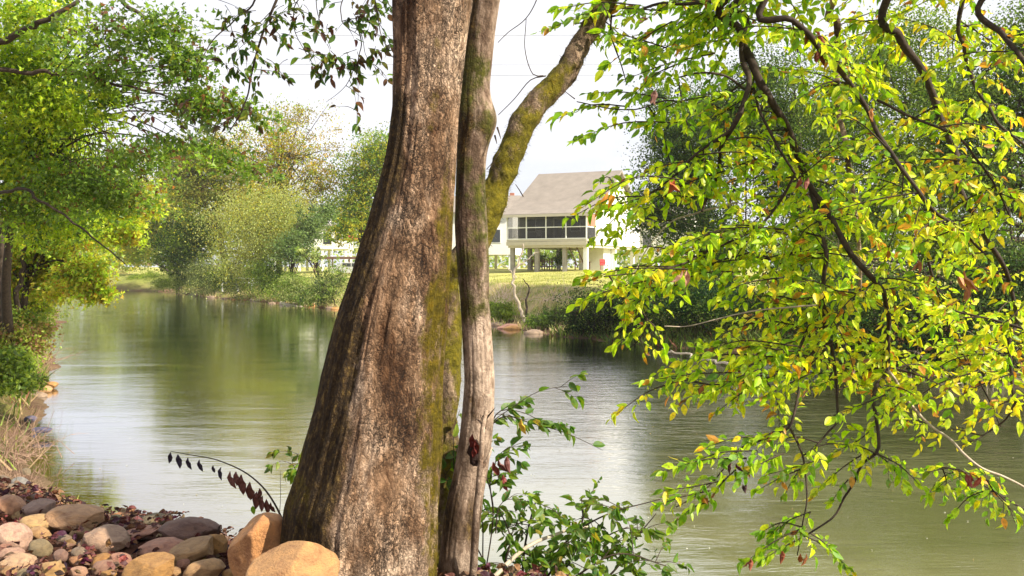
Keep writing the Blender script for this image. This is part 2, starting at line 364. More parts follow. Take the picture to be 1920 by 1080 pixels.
def watermat():
    m, t, b = newmat('murky_river_water')
    g = t.nodes.new('ShaderNodeNewGeometry'); mp1 = t.nodes.new('ShaderNodeMapping'); mp1.inputs['Scale'].default_value = (0.45, 1.5, 1); mp1.inputs['Rotation'].default_value = (0, 0, 0.16)
    t.links.new(g.outputs['Position'], mp1.inputs[0])
    def nn(s, d, r, dist=0):
        n = t.nodes.new('ShaderNodeTexNoise'); n.inputs['Scale'].default_value = s; n.inputs['Detail'].default_value = d; n.inputs['Roughness'].default_value = r; n.inputs['Distortion'].default_value = dist
        t.links.new(mp1.outputs[0], n.inputs['Vector']); return n.outputs[0]
    big = nn(0.35, 3, 0.5, 0.8); mid = nn(1.6, 4, 0.6, 1.0); fine = nn(6.5, 4, 0.6, 0.5)
    at = attr(t); sep = t.nodes.new('ShaderNodeSeparateColor'); t.links.new(at.outputs['Color'], sep.inputs[0])  # r riffle, g shallow
    gust = ramp(t, [(0.38, (0.25, 0.25, 0.25)), (0.62, (1, 1, 1))], nn(0.22, 3, 0.6, 0.5))
    rough = math_(t, 'ADD', math_(t, 'MULTIPLY', gust.outputs[0], 0.75), math_(t, 'MULTIPLY', sep.outputs[0], 2.2))
    h = math_(t, 'ADD', math_(t, 'MULTIPLY', mid, 1.0), math_(t, 'MULTIPLY', fine, 0.5))
    h = math_(t, 'MULTIPLY', h, rough); h = math_(t, 'ADD', h, math_(t, 'MULTIPLY', big, 0.8))
    bump(t, b, h, 0.42, 0.022)
    c = ramp(t, [(0.35, (0.20, 0.20, 0.075)), (0.6, (0.30, 0.285, 0.13))], big)
    cc = mix(t, c.outputs[0], (0.11, 0.075, 0.022), sep.outputs[1])
    t.links.new(cc, b.inputs['Base Color']); b.inputs['Roughness'].default_value = 0.6; b.inputs['Specular IOR Level'].default_value = 0.0
    bn = b.inputs['Normal'].links[0].from_socket
    gl = t.nodes.new('ShaderNodeBsdfGlossy'); gl.inputs["Roughness"].default_value = 0.06; t.links.new(bn, gl.inputs['Normal'])
    fr_ = t.nodes.new('ShaderNodeFresnel'); fr_.inputs['IOR'].default_value = 1.33; t.links.new(bn, fr_.inputs['Normal'])
    fc = math_(t, 'ADD', math_(t, 'MULTIPLY', fr_.outputs[0], 1.7), 0.34, True)
    ms = t.nodes.new('ShaderNodeMixShader'); t.links.new(fc, ms.inputs[0]); t.links.new(b.outputs[0], ms.inputs[1]); t.links.new(gl.outputs[0], ms.inputs[2]); t.links.new(ms.outputs[0], t.nodes['Material Output'].inputs[0])
    return m
M_water = watermat()

# ------------------------------------------------------------------ river, banks
NEAR = [(60, 1.5), (20, 2.6), (8, 4.0), (3, 5.2), (0.6, 5.9), (-1, 6.7), (-3, 7.7), (-5.3, 10.2), (-6.7, 12.5), (-8.1, 15), (-10, 18.5), (-13, 25), (-18.5, 35), (-25.6, 50), (-34, 66), (-43, 85), (-60, 96), (-110, 101)]
FAR = [(-110, 125), (-70, 117), (-50, 111), (-40, 105), (-30, 87), (-18, 71), (-12, 62), (-6, 54), (-0.8, 45), (1.6, 38.5), (5, 33.5), (8.5, 29.5), (10.5, 24.5), (14, 21), (22, 17), (60, 14)]
POLY = np.array(NEAR + FAR, float); NN = len(NEAR)
def river_sd(x, y):
    """signed distance to the shoreline (positive on land) and whether the near bank is nearest"""
    p = np.stack([x, y], -1); best = np.full(x.shape, 1e9); near = np.zeros(x.shape, bool); inside = np.zeros(x.shape, bool)
    n = len(POLY)
    for i in range(n):
        a, b = POLY[i], POLY[(i + 1) % n]; ab = b - a
        t = np.clip(((p - a) @ ab) / (ab @ ab), 0, 1); d = np.linalg.norm(p - a - t[..., None] * ab, axis=-1)
        if i != n - 1 and i != NN - 1:
            k = d < best; best[k] = d[k]; near[k] = i < NN - 1
        cond = ((a[1] > y) != (b[1] > y)) & (x < (b[0] - a[0]) * (y - a[1]) / (b[1] - a[1] + 1e-12) + a[0]); inside ^= cond
    return np.where(inside, -best, best), near
def sst(a, b, x):
    t = np.clip((x - a) / (b - a), 0, 1); return t * t * (3 - 2 * t)
def height(x, y):
    x = np.asarray(x, float); y = np.asarray(y, float)
    s, near = river_sd(x, y); q = np.stack([x, y, 0 * x], -1)
    s = s + fbm(q * 0.6, 3, 3) * np.clip(np.abs(y) * 0.02, 0.08, 0.7)
    lw = 2.0 + 1.8 * sst(-3, -8, x)
    hn = 1.5 * sst(-0.1, 1, s / lw) + 0.5 * sst(4, 16, s) + 0.06 * fbm(q * 1.5, 3, 1) * sst(0, 2, s)
    rt = sst(2, 10, x)
    hf = (1.9 - 0.3 * rt) * sst(-0.02, 1, s / 6.5) + (0.85 + .2 * rt) * sst(6, 30, s) + 0.10 * fbm(q * 0.5, 3, 2) * sst(0, 3, s) * (1 - sst(10, 20, s))
    h = np.where(near, hn, hf)
    return np.where(s < 0, np.maximum(s * 0.35, -1.2), h), s, near
def gz(x, y): return float(height(np.array([x]), np.array([y]))[0][0])

xs = 3.0 * np.sinh(np.linspace(-5.5, 5.5, 440)) - 1.0
ys = 4.0 + 4.0 * np.sinh(np.linspace(-2.9, 5.5, 400))
X, Y = np.meshgrid(xs, ys, indexing='xy'); Hh, S, NR = height(X, Y)
q = np.stack([X, Y, Hh], -1); nn1 = fbm(q * 0.35, 4, 11); nn2 = fbm(q * 1.3, 3, 12)
soil = np.array((0.13, 0.075, 0.05)); grassc = np.array((0.20, 0.22, 0.045)); lawn = np.array((0.42, 0.41, 0.13)); mud = np.array((0.16, 0.11, 0.065)); dry = np.array((0.52, 0.40, 0.22))
cl = np.zeros(X.shape + (3,)) + soil
gm = np.clip(sst(0.2, 1.2, S) * (0.5 + nn1), 0, 1)[..., None]
cl = cl * (1 - gm) + grassc * gm
fr = (~NR)[..., None] & (S > 0)[..., None]
dry_ = dry * (X > -12)[..., None] + np.array((.26, .28, .08)) * (X <= -12)[..., None]
ff = soil * 1.5 * (1 - sst(0.5, 2.5, S)[..., None]) + (dry_ * np.clip(0.5 + nn2, 0, 1)[..., None] + grassc * np.clip(0.5 - nn2, 0, 1)[..., None]) * sst(0.5, 2.5, S)[..., None]
lm = sst(6, 10, S)[..., None]; ff = ff * (1 - lm) + lawn * (1 + 0.25 * nn1[..., None]) * lm
cl = np.where(fr, ff, cl)
nearst = (NR & (Y < 9) & (X < 4))[..., None]; cl = np.where(nearst, soil * np.array((0.8, 0.6, 0.6)) * (1 + 0.3 * nn2[..., None]), cl)
cl = np.where((S < 0.15)[..., None], mud, cl)
gmb = MB(); ny, nx = X.shape
i, j = np.meshgrid(np.arange(ny - 1), np.arange(nx - 1), indexing='ij')
gf = np.stack([i * nx + j, i * nx + j + 1, (i + 1) * nx + j + 1, (i + 1) * nx + j], -1).reshape(-1, 4)
gmb.add(np.stack([X, Y, Hh], -1).reshape(-1, 3), gf, np.clip(cl.reshape(-1, 3), 0.01, 0.8))
ground = gmb.build('ground', M_ground, None, True, label='sloping grass, soil and mud banks on both sides of the river', kind='structure')

wx = 3.0 * np.sinh(np.linspace(-4.6, 4.0, 220)); wy = 3.5 + 4.0 * np.sinh(np.linspace(-1.2, 4.3, 220))
WX, WY = np.meshgrid(wx, wy); ws, _ = river_sd(WX, WY)
rif = np.exp(-((WX - 0.30 * WY + 1.5) / 6.0) ** 2 - ((WY - 23) / 7.5) ** 2) * 0.9 + np.exp(-((WX - 6) / 5) ** 2 - ((WY - 17) / 3.5) ** 2) * .6
sh = sst(-3.2, -0.1, ws) * (WX < -3) * (WY < 30)
wm = MB(); n2y, n2x = WX.shape; i, j = np.meshgrid(np.arange(n2y - 1), np.arange(n2x - 1), indexing='ij')
wf = np.stack([i * n2x + j, i * n2x + j + 1, (i + 1) * n2x + j + 1, (i + 1) * n2x + j], -1).reshape(-1, 4)
wm.add(np.stack([WX, WY, 0 * WX], -1).reshape(-1, 3), wf, np.stack([rif, sh, 0 * rif], -1).reshape(-1, 3))
wm.build('water', M_water, None, True, label='calm greenish brown river reflecting a pale sky', kind='structure')

# ------------------------------------------------------------------ houses
TH = math.radians(25)
gh = 2.72
house = empty('house', (6.57, 78, gh), 'raised house with taupe roof and dark screened porch above the lawn', 'house', rz=-TH)
def hb(name, mat, *boxes, parent=None, **kw):
    m = MB()
    for b_ in boxes: box(m, *b_)
    return m.build(name, mat, parent, **kw)
W_ = 7.8
def roof_mesh(x0, x1, prof, th=0.22):
    m = MB(); n = len(prof); v = []
    for x in (x0, x1):
        for (y, z) in prof: v.append((x, y, z))
        for (y, z) in prof: v.append((x, y, z - th))
    f = []
    for k in range(n - 1):
        f += [(k, k + 1, 2 * n + k + 1, 2 * n + k), (n + k, 3 * n + k, 3 * n + k + 1, n + k + 1), (k, n + k, n + k + 1, k + 1), (2 * n + k, 2 * n + k + 1, 3 * n + k + 1, 3 * n + k)]
    f += [(0, 2 * n, 3 * n, n), (n - 1, 2 * n - 1, 4 * n - 1, 3 * n - 1)]
    m.add(v, f); return m
prof = [(-0.55, 5.02), (1.3, 5.5), (3.1, 6.35), (8.6, 9.6), (14.1, 6.35), (17.6, 5.0)]
roof_mesh(-W_ - 0.5, 0.45, prof).build('roof', M_roof, house)
# walls of the body with gable
def wallpoly(name, mat, x, pts, th, parent):
    m = MB(); n = len(pts); v = [(x, y, z) for y, z in pts] + [(x + th, y, z) for y, z in pts]
    f4 = [(k, (k + 1) % n, n + (k + 1) % n, n + k) for k in range(n)]; m.add(v, f4)
    m.f.append(np.array([list(range(n))])); m.f.append(np.array([list(range(2 * n - 1, n - 1, -1))])); return m.build(name, mat, parent)
gab = [(2.5, 2.25), (16.5, 2.25), (16.5, 5.0), (14.0, 6.1), (8.6, 9.25), (3.2, 6.1), (2.5, 5.8)]
wallpoly('wall', M_white, -0.2, gab, 0.2, house); wallpoly('wall', M_white, -W_, gab, 0.2, house)
hb('wall', M_white, (-W_ + .2, -.2, 16.3, 16.5, 2.25, 5.0), parent=house)
fw = hb('wall', M_int, (-W_ + .2, -.2, 2.5, 2.7, 2.8, 5.7), parent=house); fw['label'] = 'grey wall at the back of the porch'
hb('floor_slab', M_beige, (-W_ + .1, -.1, 0.12, 16.4, 2.0, 2.24), parent=house)
hb('porch_floor', M_beige, (-W_, 0, 0, 2.48, 2.56, 2.74), parent=house)
hb('porch_beam', M_beige, (-W_ - .02, .02, -0.03, 0.1, 2.2, 2.54), parent=house)
hb('porch_ceiling', M_int, (-W_, 0, 0.1, 2.48, 5.0, 5.1), parent=house)
hb('fascia', M_beige, (-W_ - .5, .45, -.62, -.56, 4.74, 4.98), parent=house)
for k in range(5):
    xk = -W_ + 0.05 + k * (W_ - .1) / 4
    hb('porch_post', M_trim, (xk - .05, xk + .05, 0, .1, 2.74, 4.99), parent=house)
hb('porch_post', M_trim, (-.1, 0, 2.36, 2.47, 2.74, 4.99), parent=house)
hb('handrail', M_trim, (-W_ + .1, -.1, 0.02, .08, 3.78, 3.86), parent=house)
hb('handrail', M_trim, (-.08, -.02, 0.12, 2.35, 3.78, 3.86), parent=house)
hb('sill_rail', M_trim, (-W_ + .1, -.1, -.01, .09, 2.75, 2.83), parent=house)
bal = MB()
for k in range(64):
    x = -W_ + .12 + k * .12; box(bal, x, x + .05, .12, .16, 2.84, 3.76)
bal.build('balusters', M_dark, house, kind='stuff')
for k in range(4):
    x0 = -W_ + 0.1 + k * (W_ - .1) / 4; x1 = x0 + (W_ - .1) / 4 - .1
    hb('screen_panel', M_screen, (x0, x1, .04, .05, 3.87, 4.98), parent=house); hb('screen_panel', M_screen, (x0, x1, .17, .18, 2.84, 3.77), parent=house)
r_ = hb('screen_panel', M_redp, (-.06, -.04, .12, 2.35, 3.87, 4.98), parent=house); r_['label'] = 'brick red side screen of the porch'
hb('screen_panel', M_screen, (-.06, -.04, .12, 2.35, 2.84, 3.77), parent=house)
for x0, x1 in ((-6.9, -6.0), (-5.9, -5.0), (-2.4, -1.6)):
    wn = hb('window', M_trim, (x0 - .08, x1 + .08, 2.42, 2.49, 3.5, 4.8), parent=house); hb('pane', M_glass, (x0, x1, 2.39, 2.415, 3.58, 4.72), parent=wn)
dr = hb('door', M_trim, (-4.2, -3.2, 2.42, 2.49, 2.76, 4.8), parent=house); hb('door_pane', M_glass, (-4.05, -3.35, 2.39, 2.415, 2.95, 4.65), parent=dr)
for x, y in ((-W_ + .35, .6), (-W_ + .35, 4.5), (-5.0, .6), (-2.3, .6), (-0.3, .6), (-W_ + .3, 12), (-2.3, 8), (-.35, 8.7), (-.35, 14.5)):
    s_ = hb('stilt', M_stilt if x < -0.4 else M_trim, (x - .18, x + .18, y - .18, y + .18, -.4, 2.0), parent=house)
cb = hb('corner_trim', M_beige, (0.003, .05, 8.5, 8.9, 2.25, 5.6), parent=house)
for (xa, xb) in ((-1.9, -1.1), (-1.2, -0.4)):
    m = MB(); tube(m, [(xa, .7, 2.0), (xb, .7, 0.2)], [.06, .06], 5); m.build('brace', M_brown, house)
hb('wall', M_white, (-3.2, -.7, 6.5, 10.5, -.1, 1.99), parent=house)['label'] = 'white storage room between the stilts'
m = MB()
for k in range(9): box(m, -6.6 + k * .25, -6.5 + k * .25, 3.0, 3.05, 0, 1.0)
box(m, -6.7, -4.4, 3.06, 3.1, .25, .35); box(m, -6.7, -4.4, 3.06, 3.1, .75, .85); m.build('lattice_screen', M_brown, house)
def wicker(x, y, z, parent, name, mat, **kw):
    m = MB(); box(m, x - .28, x + .28, y - .26, y + .26, z + .38, z + .45); box(m, x - .28, x + .28, y + .22, y + .28, z + .46, z + .95)
    for a in (-.25, .21):
        for b_ in (-.24, .2): box(m, x + a, x + a + .04, y + b_, y + b_ + .04, z, z + .379)
        box(m, x + a, x + a + .04, y - .24, y + .21, z + .62, z + .66)
    return m.build(name, mat, parent, **kw)
hR = Matrix.Translation(house.location) @ Matrix.Rotation(-TH, 4, 'Z')
def hw(x, y, z): v = hR @ Vector((x, y, z)); return v
ch = wicker(0, 0, 0, None, 'garden_chair', M_red, label='red folding garden chair under the raised house by its corner stilt', cat='chair'); ch.location = hw(1.2, 1.2, 0); ch.rotation_euler[2] = .5
ch2 = wicker(0, 0, 0, None, 'porch_chair', M_white, label='pale chair on the screened porch behind the rail', cat='chair'); ch2.location = hw(-5.2, 1.5, 2.74)
bench = MB(); box(bench, -.8, .8, -.3, .3, .68, .74)
for a in (-.7, .62):
    for b_ in (-.25, .17): box(bench, a, a + .08, b_, b_ + .08, 0, .679)
bo = bench.build('patio_table', M_brown, None, label='brown wooden table in the shade beneath the raised house', cat='table'); bo.location = hw(-1.6, 3.2, 0.0)

def plainhouse(name, loc, rz, wd, dp, zf, zt, rise, label, roofm=M_roof, wallm=M_white, stilts=True, wins=(), cat='house'):
    h = empty(name, loc, label, cat, rz=rz)
    hb('wall', wallm, (-wd / 2, wd / 2, 0, dp, zf, zt), parent=h)
    roof_mesh(-wd / 2 - .4, wd / 2 + .4, [(-.5, zt + .02), (dp / 2, zt + rise), (dp + .5, zt + .02)]).build('roof', roofm, h)
    wallpoly('gable', wallm, -wd / 2 + .02, [(0.1, zt + .003), (dp - .1, zt + .003), (dp / 2, zt + rise - .3)], .12, h); wallpoly('gable', wallm, wd / 2 - .14, [(0.1, zt + .003), (dp - .1, zt + .003), (dp / 2, zt + rise - .3)], .12, h)
    if stilts:
        for x in np.linspace(-wd / 2 + .3, wd / 2 - .3, 4):
            for y in (.3, dp - .3): hb('stilt', M_trim, (x - .16, x + .16, y - .16, y + .16, -.3, zf), parent=h)
    for x, z, ww, hh2 in wins:
        wn = hb('window', M_trim, (x - ww / 2 - .1, x + ww / 2 + .1, -.05, -.003, z - .1, z + hh2 + .1), parent=h)
        hb('pane', M_glass, (x - ww / 2, x + ww / 2, -.08, -.052, z, z + hh2), parent=wn)
    return h
nb = plainhouse('house', (-4.4, 100, 2.75), -0.12, 9, 9, 1.6, 6.4, 2.2, 'white raised house close beside the porch house, half behind the slender trunk', wins=((2.6, 3, 1, 1.4), (-1, 3, 1, 1.4)))
hb('chimney', M_redp, (3.5, 4.0, 5.6, 6.1, 7.4, 9.0), parent=nb)
plainhouse('house', (-24.5, 108, 2.75), 0.1, 9, 8, 2.4, 5.4, 2.0, 'far white house with pale roof seen through trees across the river', wins=((2, 3, 1, 1.3), (-2, 3, 1, 1.3)), roofm=plain('pale_roof', (0.45, 0.43, 0.42), .8))
plainhouse('house', (15.5, 92, 2.75), -0.35, 6, 7, 1.4, 4.6, 2.2, 'small white gabled house behind the corner of the porch house', wins=((-1.5, 2.4, .9, 1.2),))
# deck, umbrella, car beside the far house
dk = empty('deck', (-18.6, 96, gz(-18.6, 96)), 'raised brown deck with railing in front of the far white house', 'deck', rz=.05)
hb('platform', M_brown, (-3, 3, 0, 3, 1.7, 1.95), parent=dk)
for x in (-2.8, -.9, .9, 2.7): hb('post', M_brown, (x, x + .14, .05, .19, -.2, 1.7), parent=dk); hb('rail_post', M_trim, (x, x + .1, .02, .12, 1.955, 2.9), parent=dk)
hb('handrail', M_trim, (-3, 3, .02, .1, 2.905, 3.0), parent=dk)
um = empty('patio_umbrella', (-17.6, 97.2, gz(-18.6, 96) + 1.95), 'red patio umbrella open on the brown deck of the far house', 'umbrella')
m = MB(); tube(m, [(0, 0, 0), (0, 0, 2.2)], [.03, .03], 6); m.build('pole', M_trim, um)
m = MB(); a = np.linspace(0, 2 * np.pi, 8, endpoint=False); v = [(0, 0, 2.45)] + [(1.3 * math.cos(t), 1.3 * math.sin(t), 1.85) for t in a] + [(0, 0, 2.40)] + [(1.3 * math.cos(t), 1.3 * math.sin(t), 1.80) for t in a]
m.add(v, [(0, 1 + k, 1 + (k + 1) % 8) for k in range(8)] + [(9, 10 + (k + 1) % 8, 10 + k) for k in range(8)]); m.f.append(np.array([(1 + k, 10 + k, 10 + (k + 1) % 8, 1 + (k + 1) % 8) for k in range(8)])); m.build('canopy', M_red, um)
cz = gz(-16.9, 92)
car = empty('parked_car', (-16.6, 92, cz), 'grey car parked beside the brown deck, partly behind the big trunk', 'car', rz=.1)
m = MB(); prf = [(-2.1, .35), (-2.1, .85), (-1.6, .95), (-1.0, 1.4), (.7, 1.45), (1.4, .98), (2.1, .85), (2.15, .35)]; n = len(prf)
m.add([(x, -.85, z) for x, z in prf] + [(x, .85, z) for x, z in prf], [(k, n + k, n + (k + 1) % n, (k + 1) % n) for k in range(n)]); m.f.append(np.array([list(range(n))])); m.f.append(np.array([list(range(2 * n - 1, n - 1, -1))])); m.build('body', M_carp, car)
hb('window', M_glass, (-.9, -.05, -.865, -.853, .98, 1.33), parent=car); hb('window', M_glass, (.05, .75, -.865, -.853, .98, 1.33), parent=car)
for x in (-1.35, 1.35):
    for y in (-.8, .8):
        m = MB(); tube(m, [(x, y - .1, .32), (x, y + .1, .32)], [.32, .32], 14); m.add([(x, y - .1, .32)], np.zeros((0, 3), int)); m.f.append(np.array([(q_, (q_ + 1) % 14, m.n - 1) for q_ in range(14)])); m.build('wheel', M_tyre, car)
fe = empty('fence', (-27.5, 84, gz(-24, 84)), 'white two rail fence on the far lawn behind the willow', 'fence', rz=.02)
for k in range(8): hb('post', M_trim, (k * 1.4, k * 1.4 + .12, 0, .12, -.3, 1.1), parent=fe)
for k in range(7):
    for z in (.5, .9): hb('rail', M_trim, (k * 1.4 + .125, k * 1.4 + 1.395, .03, .08, z, z + .12), parent=fe)

# power lines
poles = []
for sx_, lb in ((-62, 'wooden utility pole beyond the left trees'), (64, 'wooden utility pole beyond the right trees')):
    z0 = gz(sx_, 60); up = empty('utility_pole', (sx_, 60, z0), lb, 'pole')
    m = MB(); tube(m, [(0, 0, -.5), (0, 0, 17.2)], [.17, .11], 10); m.build('pole_shaft', M_brown, up)
    for z in (16.0, 14.3, 13.4): hb('crossarm', M_brown, (-.06, .06, -.9, .9, z + 0.0 - .1, z + .05), parent=up)
for k, (zc, nm) in enumerate(((18.75, 'highest of three thin power lines crossing the pale sky'), (16.75, 'middle of three thin power lines crossing the pale sky'), (16.05, 'lowest of three thin power lines crossing the pale sky'))):
    m = MB(); u = np.linspace(-1, 1, 41); pts = np.stack([1 + 63 * u, 60 + 0 * u, zc - .1 + 0.9 * u ** 2 + .25 * u * (1 if k == 0 else .15)], -1)
    tube(m, pts, .016, 4, cap=False); m.build('power_line', M_wire, None, label=nm, cat='power line', group='power lines across the river')

# ------------------------------------------------------------------ generic tree with blobs
def crown_tree(name, label, base, blobs, n_leaf, size, cols, wts, trunk_r=0.18, tpl=CLUMPT, clump=0.9, per=26, mat=M_far, jit=.2, up=.5, weep=0, bark=M_twig, seed=1, limbs=22, cat='tree', lim0=.35, trunk_top=None):
    """blobs: (px, py, depth, rx_px, ry_px[, weight]) of the photograph turned into world ellipsoids"""
    global rng
    rng = np.random.default_rng(seed)
    if tpl is CLUMPT: n_leaf = int(n_leaf * 2.6); size = size * .66
    bx, by = base; z0 = gz(bx, by) - .1
    root = empty(name, (0, 0, 0), label, cat)
    Cc, R, A = [], [], []
    for b_ in blobs:
        px, py, d, rx, ry = b_[:5]; c = P(px, py, d); r = np.array((rx / F * d, (rx / F * d) * .8, ry / F * d)); Cc.append(c); R.append(r); A.append((b_[5] if len(b_) > 5 else 1) * r[0] * r[2])
    Cc, R, A = np.array(Cc), np.array(R), np.array(A); A = A / A.sum()
    nc = max(8, n_leaf // per); k = rng.choice(len(Cc), nc, p=A)
    v = norm(rng.normal(size=(nc, 3))); lob = 1 + .58 * fbm(v * 2.1 + seed * 7 + k[:, None] * 3.1, 3, seed)[:, None]; v = v * (rng.random((nc, 1)) ** 0.42) * lob; cen = Cc[k] + v * R[k]
    cs = clump * np.clip(R[k, 0:1], .3, 3) * .25 * (0.35 + 1.2 * rng.random((nc, 1)) ** 1.5)
    li = np.repeat(np.arange(nc), per); m_ = len(li)
    off = rng.normal(size=(m_, 3)) * cs[li] * np.array((1, 1, .55 + weep * 1.2)); off[:, 2] -= weep * np.abs(rng.normal(size=m_)) * cs[li, 0]
    pos = cen[li] + off
    cc = pal(nc, cols, wts, jit); col = np.clip(cc[li] * (1 + rng.normal(size=(m_, 1)) * .12), .004, .8)
    d = rdir(m_, -.3 - weep); nrm = rdir(m_, up)
    mb = MB(); scatter(mb, tpl, pos, d, nrm, size * (0.6 + .8 * rng.random(m_)), col); mb.build('crown', mat, root)
    top = Cc[np.argmax(A)] if trunk_top is None else np.array(trunk_top, float); b0 = np.array((bx, by, z0))
    mid = b0 * .5 + top * .5 + np.array((rng.normal() * .3, 0, 0)) * trunk_r * 3
    tp, tr = resample([b0, b0 + (mid - b0) * .5 + np.array((0, 0, .1)), mid, top], np.array([1.25, .95, .75, .35]) * trunk_r, .5)
    mt = MB(); tube(mt, tp, tr, 9, (0, 0.1, 0)); mt.build('trunk', bark, root, True)
    ml = MB(); sel = rng.choice(nc, min(limbs, nc), replace=False)
    for s in sel:
        t0 = rng.uniform(lim0, .98); a = tp[int(t0 * (len(tp) - 1))]; e = cen[s]; L = np.linalg.norm(e - a)
        m1 = a * .55 + e * .45 + np.array((0, 0, .12 * L)); r0 = trunk_r * (.42 - .2 * t0)
        q1, qr = resample([a, m1, e], [r0, r0 * .6, r0 * .18], max(.25, L / 8)); tube(ml, q1, qr, 5, (0, .1, 0))
        for _ in range(2):
            e2 = cen[rng.integers(nc)]
            if np.linalg.norm(e2 - m1) < L * .8:
                q2, r2 = resample([m1, m1 * .5 + e2 * .5 + np.array((0, 0, .05 * L)), e2], [r0 * .45, r0 * .3, r0 * .12], max(.25, L / 7)); tube(ml, q2, r2, 4, (0, .1, 0))
    ml.build('limbs', bark, root, True, kind='stuff')
    return root

G_dark = (0.065, 0.11, 0.026); G_mid = (0.17, 0.25, 0.042); G_lite = (0.28, 0.36, 0.05); G_yel = (0.44, 0.40, 0.04); G_gold = (0.50, 0.33, 0.04); G_pale = (0.42, 0.46, 0.17); G_brn = (0.16, 0.075, 0.035); G_org = (0.42, 0.17, 0.03)
GF = 'trees on the far bank'
# far left
crown_tree('tree', 'hazy pale green trees at the far bend of the river, leftmost on the far bank', (-58, 128), [(130, 420, 130, 70, 55), (215, 470, 128, 45, 45), (180, 400, 132, 60, 50)], 6000, .5, [G_pale, G_lite, (0.30, .32, .14)], [3, 1, 2], .25, seed=2)
crown_tree('tree', 'small pinkish-leaved tree on the far grassy bend', (-45, 118), [(258, 475, 118, 30, 32), (280, 450, 118, 25, 22)], 1800, .35, [(0.34, .24, .12), G_pale, G_yel], [2, 2, 1], .2, seed=3)
crown_tree('tree', 'dark round tree leaning over the far bank, darkest crown there', (-36, 103), [(350, 462, 96, 55, 42), (375, 430, 97, 50, 40), (330, 490, 96, 35, 25)], 5200, .34, [G_dark, G_mid, G_lite], [2, 2, 1], .35, seed=4)
crown_tree('tree', 'bright yellow-green tree above the dark round one', (-39, 104), [(330, 375, 104, 65, 55), (300, 440, 106, 50, 50), (265, 400, 106, 50, 50), (360, 420, 103, 50, 40), (250, 470, 108, 40, 40)], 9000, .36, [G_lite, G_yel, G_mid], [3, 2, 1], .3, seed=5)
crown_tree('tree', 'tall olive tree rising over the far bank near the left maple', (-30, 94), [(400, 300, 92, 85, 65), (360, 350, 92, 60, 60), (440, 370, 92, 70, 70), (500, 420, 92, 70, 60), (330, 310, 92, 50, 40)], 14000, .32, [(0.24, .26, .05), G_mid, (0.38, .36, .07), (.16, .11, .04)], [3, 2, 2, 1], .35, seed=6)
crown_tree('tree', 'tall sparse tree with golden autumn leaves and open crown', (-22.5, 86), [(530, 275, 85, 95, 65), (550, 215, 85, 50, 30, .5), (600, 335, 84, 48, 60), (500, 345, 85, 80, 60), (570, 400, 83, 50, 40)], 8000, .27, [G_gold, G_yel, (0.28, .22, .08), G_lite], [2, 3, 3, 2], .25, seed=7, limbs=60)
crown_tree('tree', 'pale drooping willow at the water edge of the far bank', (-22.5, 81), [(465, 410, 76, 90, 55), (530, 430, 75, 60, 50), (450, 480, 76, 60, 35), (540, 390, 77, 50, 40), (500, 380, 77, 50, 30)], 18000, .17, [G_pale, (0.33, .34, .10), G_yel, G_lite], [4, 3, 2, 1], .3, weep=.8, seed=8)
crown_tree('tree', 'blue-green bushy tree in front of the far white house', (-18.5, 74), [(580, 430, 73, 30, 34), (550, 465, 72, 36, 32), (610, 400, 75, 22, 24)], 4600, .22, [(0.13, .20, .07), (.20, .28, .09)], [1, 1], .16, seed=9)
crown_tree('tree', 'yellow-green tree just left of the big trunk across the river', (-13.5, 82), [(690, 330, 82, 56, 50), (665, 395, 82, 58, 56), (720, 280, 82, 50, 40), (645, 430, 80, 32, 26)], 12000, .26, [G_lite, G_yel, (0.10, .20, .04)], [3, 2, 2], .3, seed=10)
crown_tree('tree', 'thin young tree with leaning bare stem on the far bank', (-14.6, 68), [(590, 480, 64, 16, 14), (562, 470, 64, 12, 10)], 260, .18, [G_mid, G_pale], [1, 1], .10, seed=11, bark=M_twig)
crown_tree('tree', 'leafy tree behind the white house beside the slender trunk', (-9, 128), [(830, 420, 128, 60, 50)], 2500, .45, [G_mid, G_lite], [1, 1], .3, seed=12)
# right bank trees
crown_tree('tree', 'large dark evergreen next to the raised house, its crown above the roof', (11.5, 46), [(1290, 330, 46, 90, 90), (1235, 395, 46, 60, 60), (1330, 230, 46, 110, 70), (1260, 260, 46, 60, 60), (1240, 175, 46, 50, 28, .5), (1330, 440, 45, 90, 60)], 21000, .17, [(.055, .10, .028), (0.07, .115, .04), G_mid], [3, 3, 2], .35, seed=20, per=30)
crown_tree('tree', 'dark tree with pale bare twigs behind the yellow leaves', (16, 41), [(1440, 150, 41, 90, 60, .8), (1500, 330, 41, 110, 90), (1450, 260, 41, 90, 60, .6), (1560, 430, 40, 110, 70), (1370, 210, 41, 80, 60), (1480, 230, 41, 90, 70)], 23000, .16, [G_dark, G_mid, (0.09, .11, .06)], [3, 2, 1], .35, seed=21)
crown_tree('tree', 'tall green tree deep behind the right branches', (19, 36), [(1640, 130, 36, 90, 70), (1700, 320, 36, 120, 90), (1620, 420, 36, 110, 60), (1760, 180, 36, 70, 70), (1580, 230, 36, 90, 80), (1720, 60, 36, 90, 50, .6)], 22000, .16, [G_mid, (.08,.14,.03), G_lite], [4, 2, 2], .25, seed=22)
crown_tree('tree', 'rightmost dark tree on the far bank', (20, 29), [(1840, 330, 31, 120, 120), (1900, 170, 31, 90, 90), (1790, 470, 30, 120, 70), (1950, 60, 31, 90, 60), (1800, 220, 31, 90, 80, .8)], 21000, .14, [G_dark, G_mid, (.12, .16, .03)], [3, 2, 1], .35, seed=23)
crown_tree('tree', 'broad shaded tree low over the water at the right', (15, 25.5), [(1640, 560, 26, 130, 55), (1800, 590, 25, 130, 60), (1500, 520, 29, 90, 50), (1900, 520, 25, 90, 70)], 15000, .12, [G_dark, (.03, .05, .02), G_mid], [4, 3, 1], .25, seed=24)
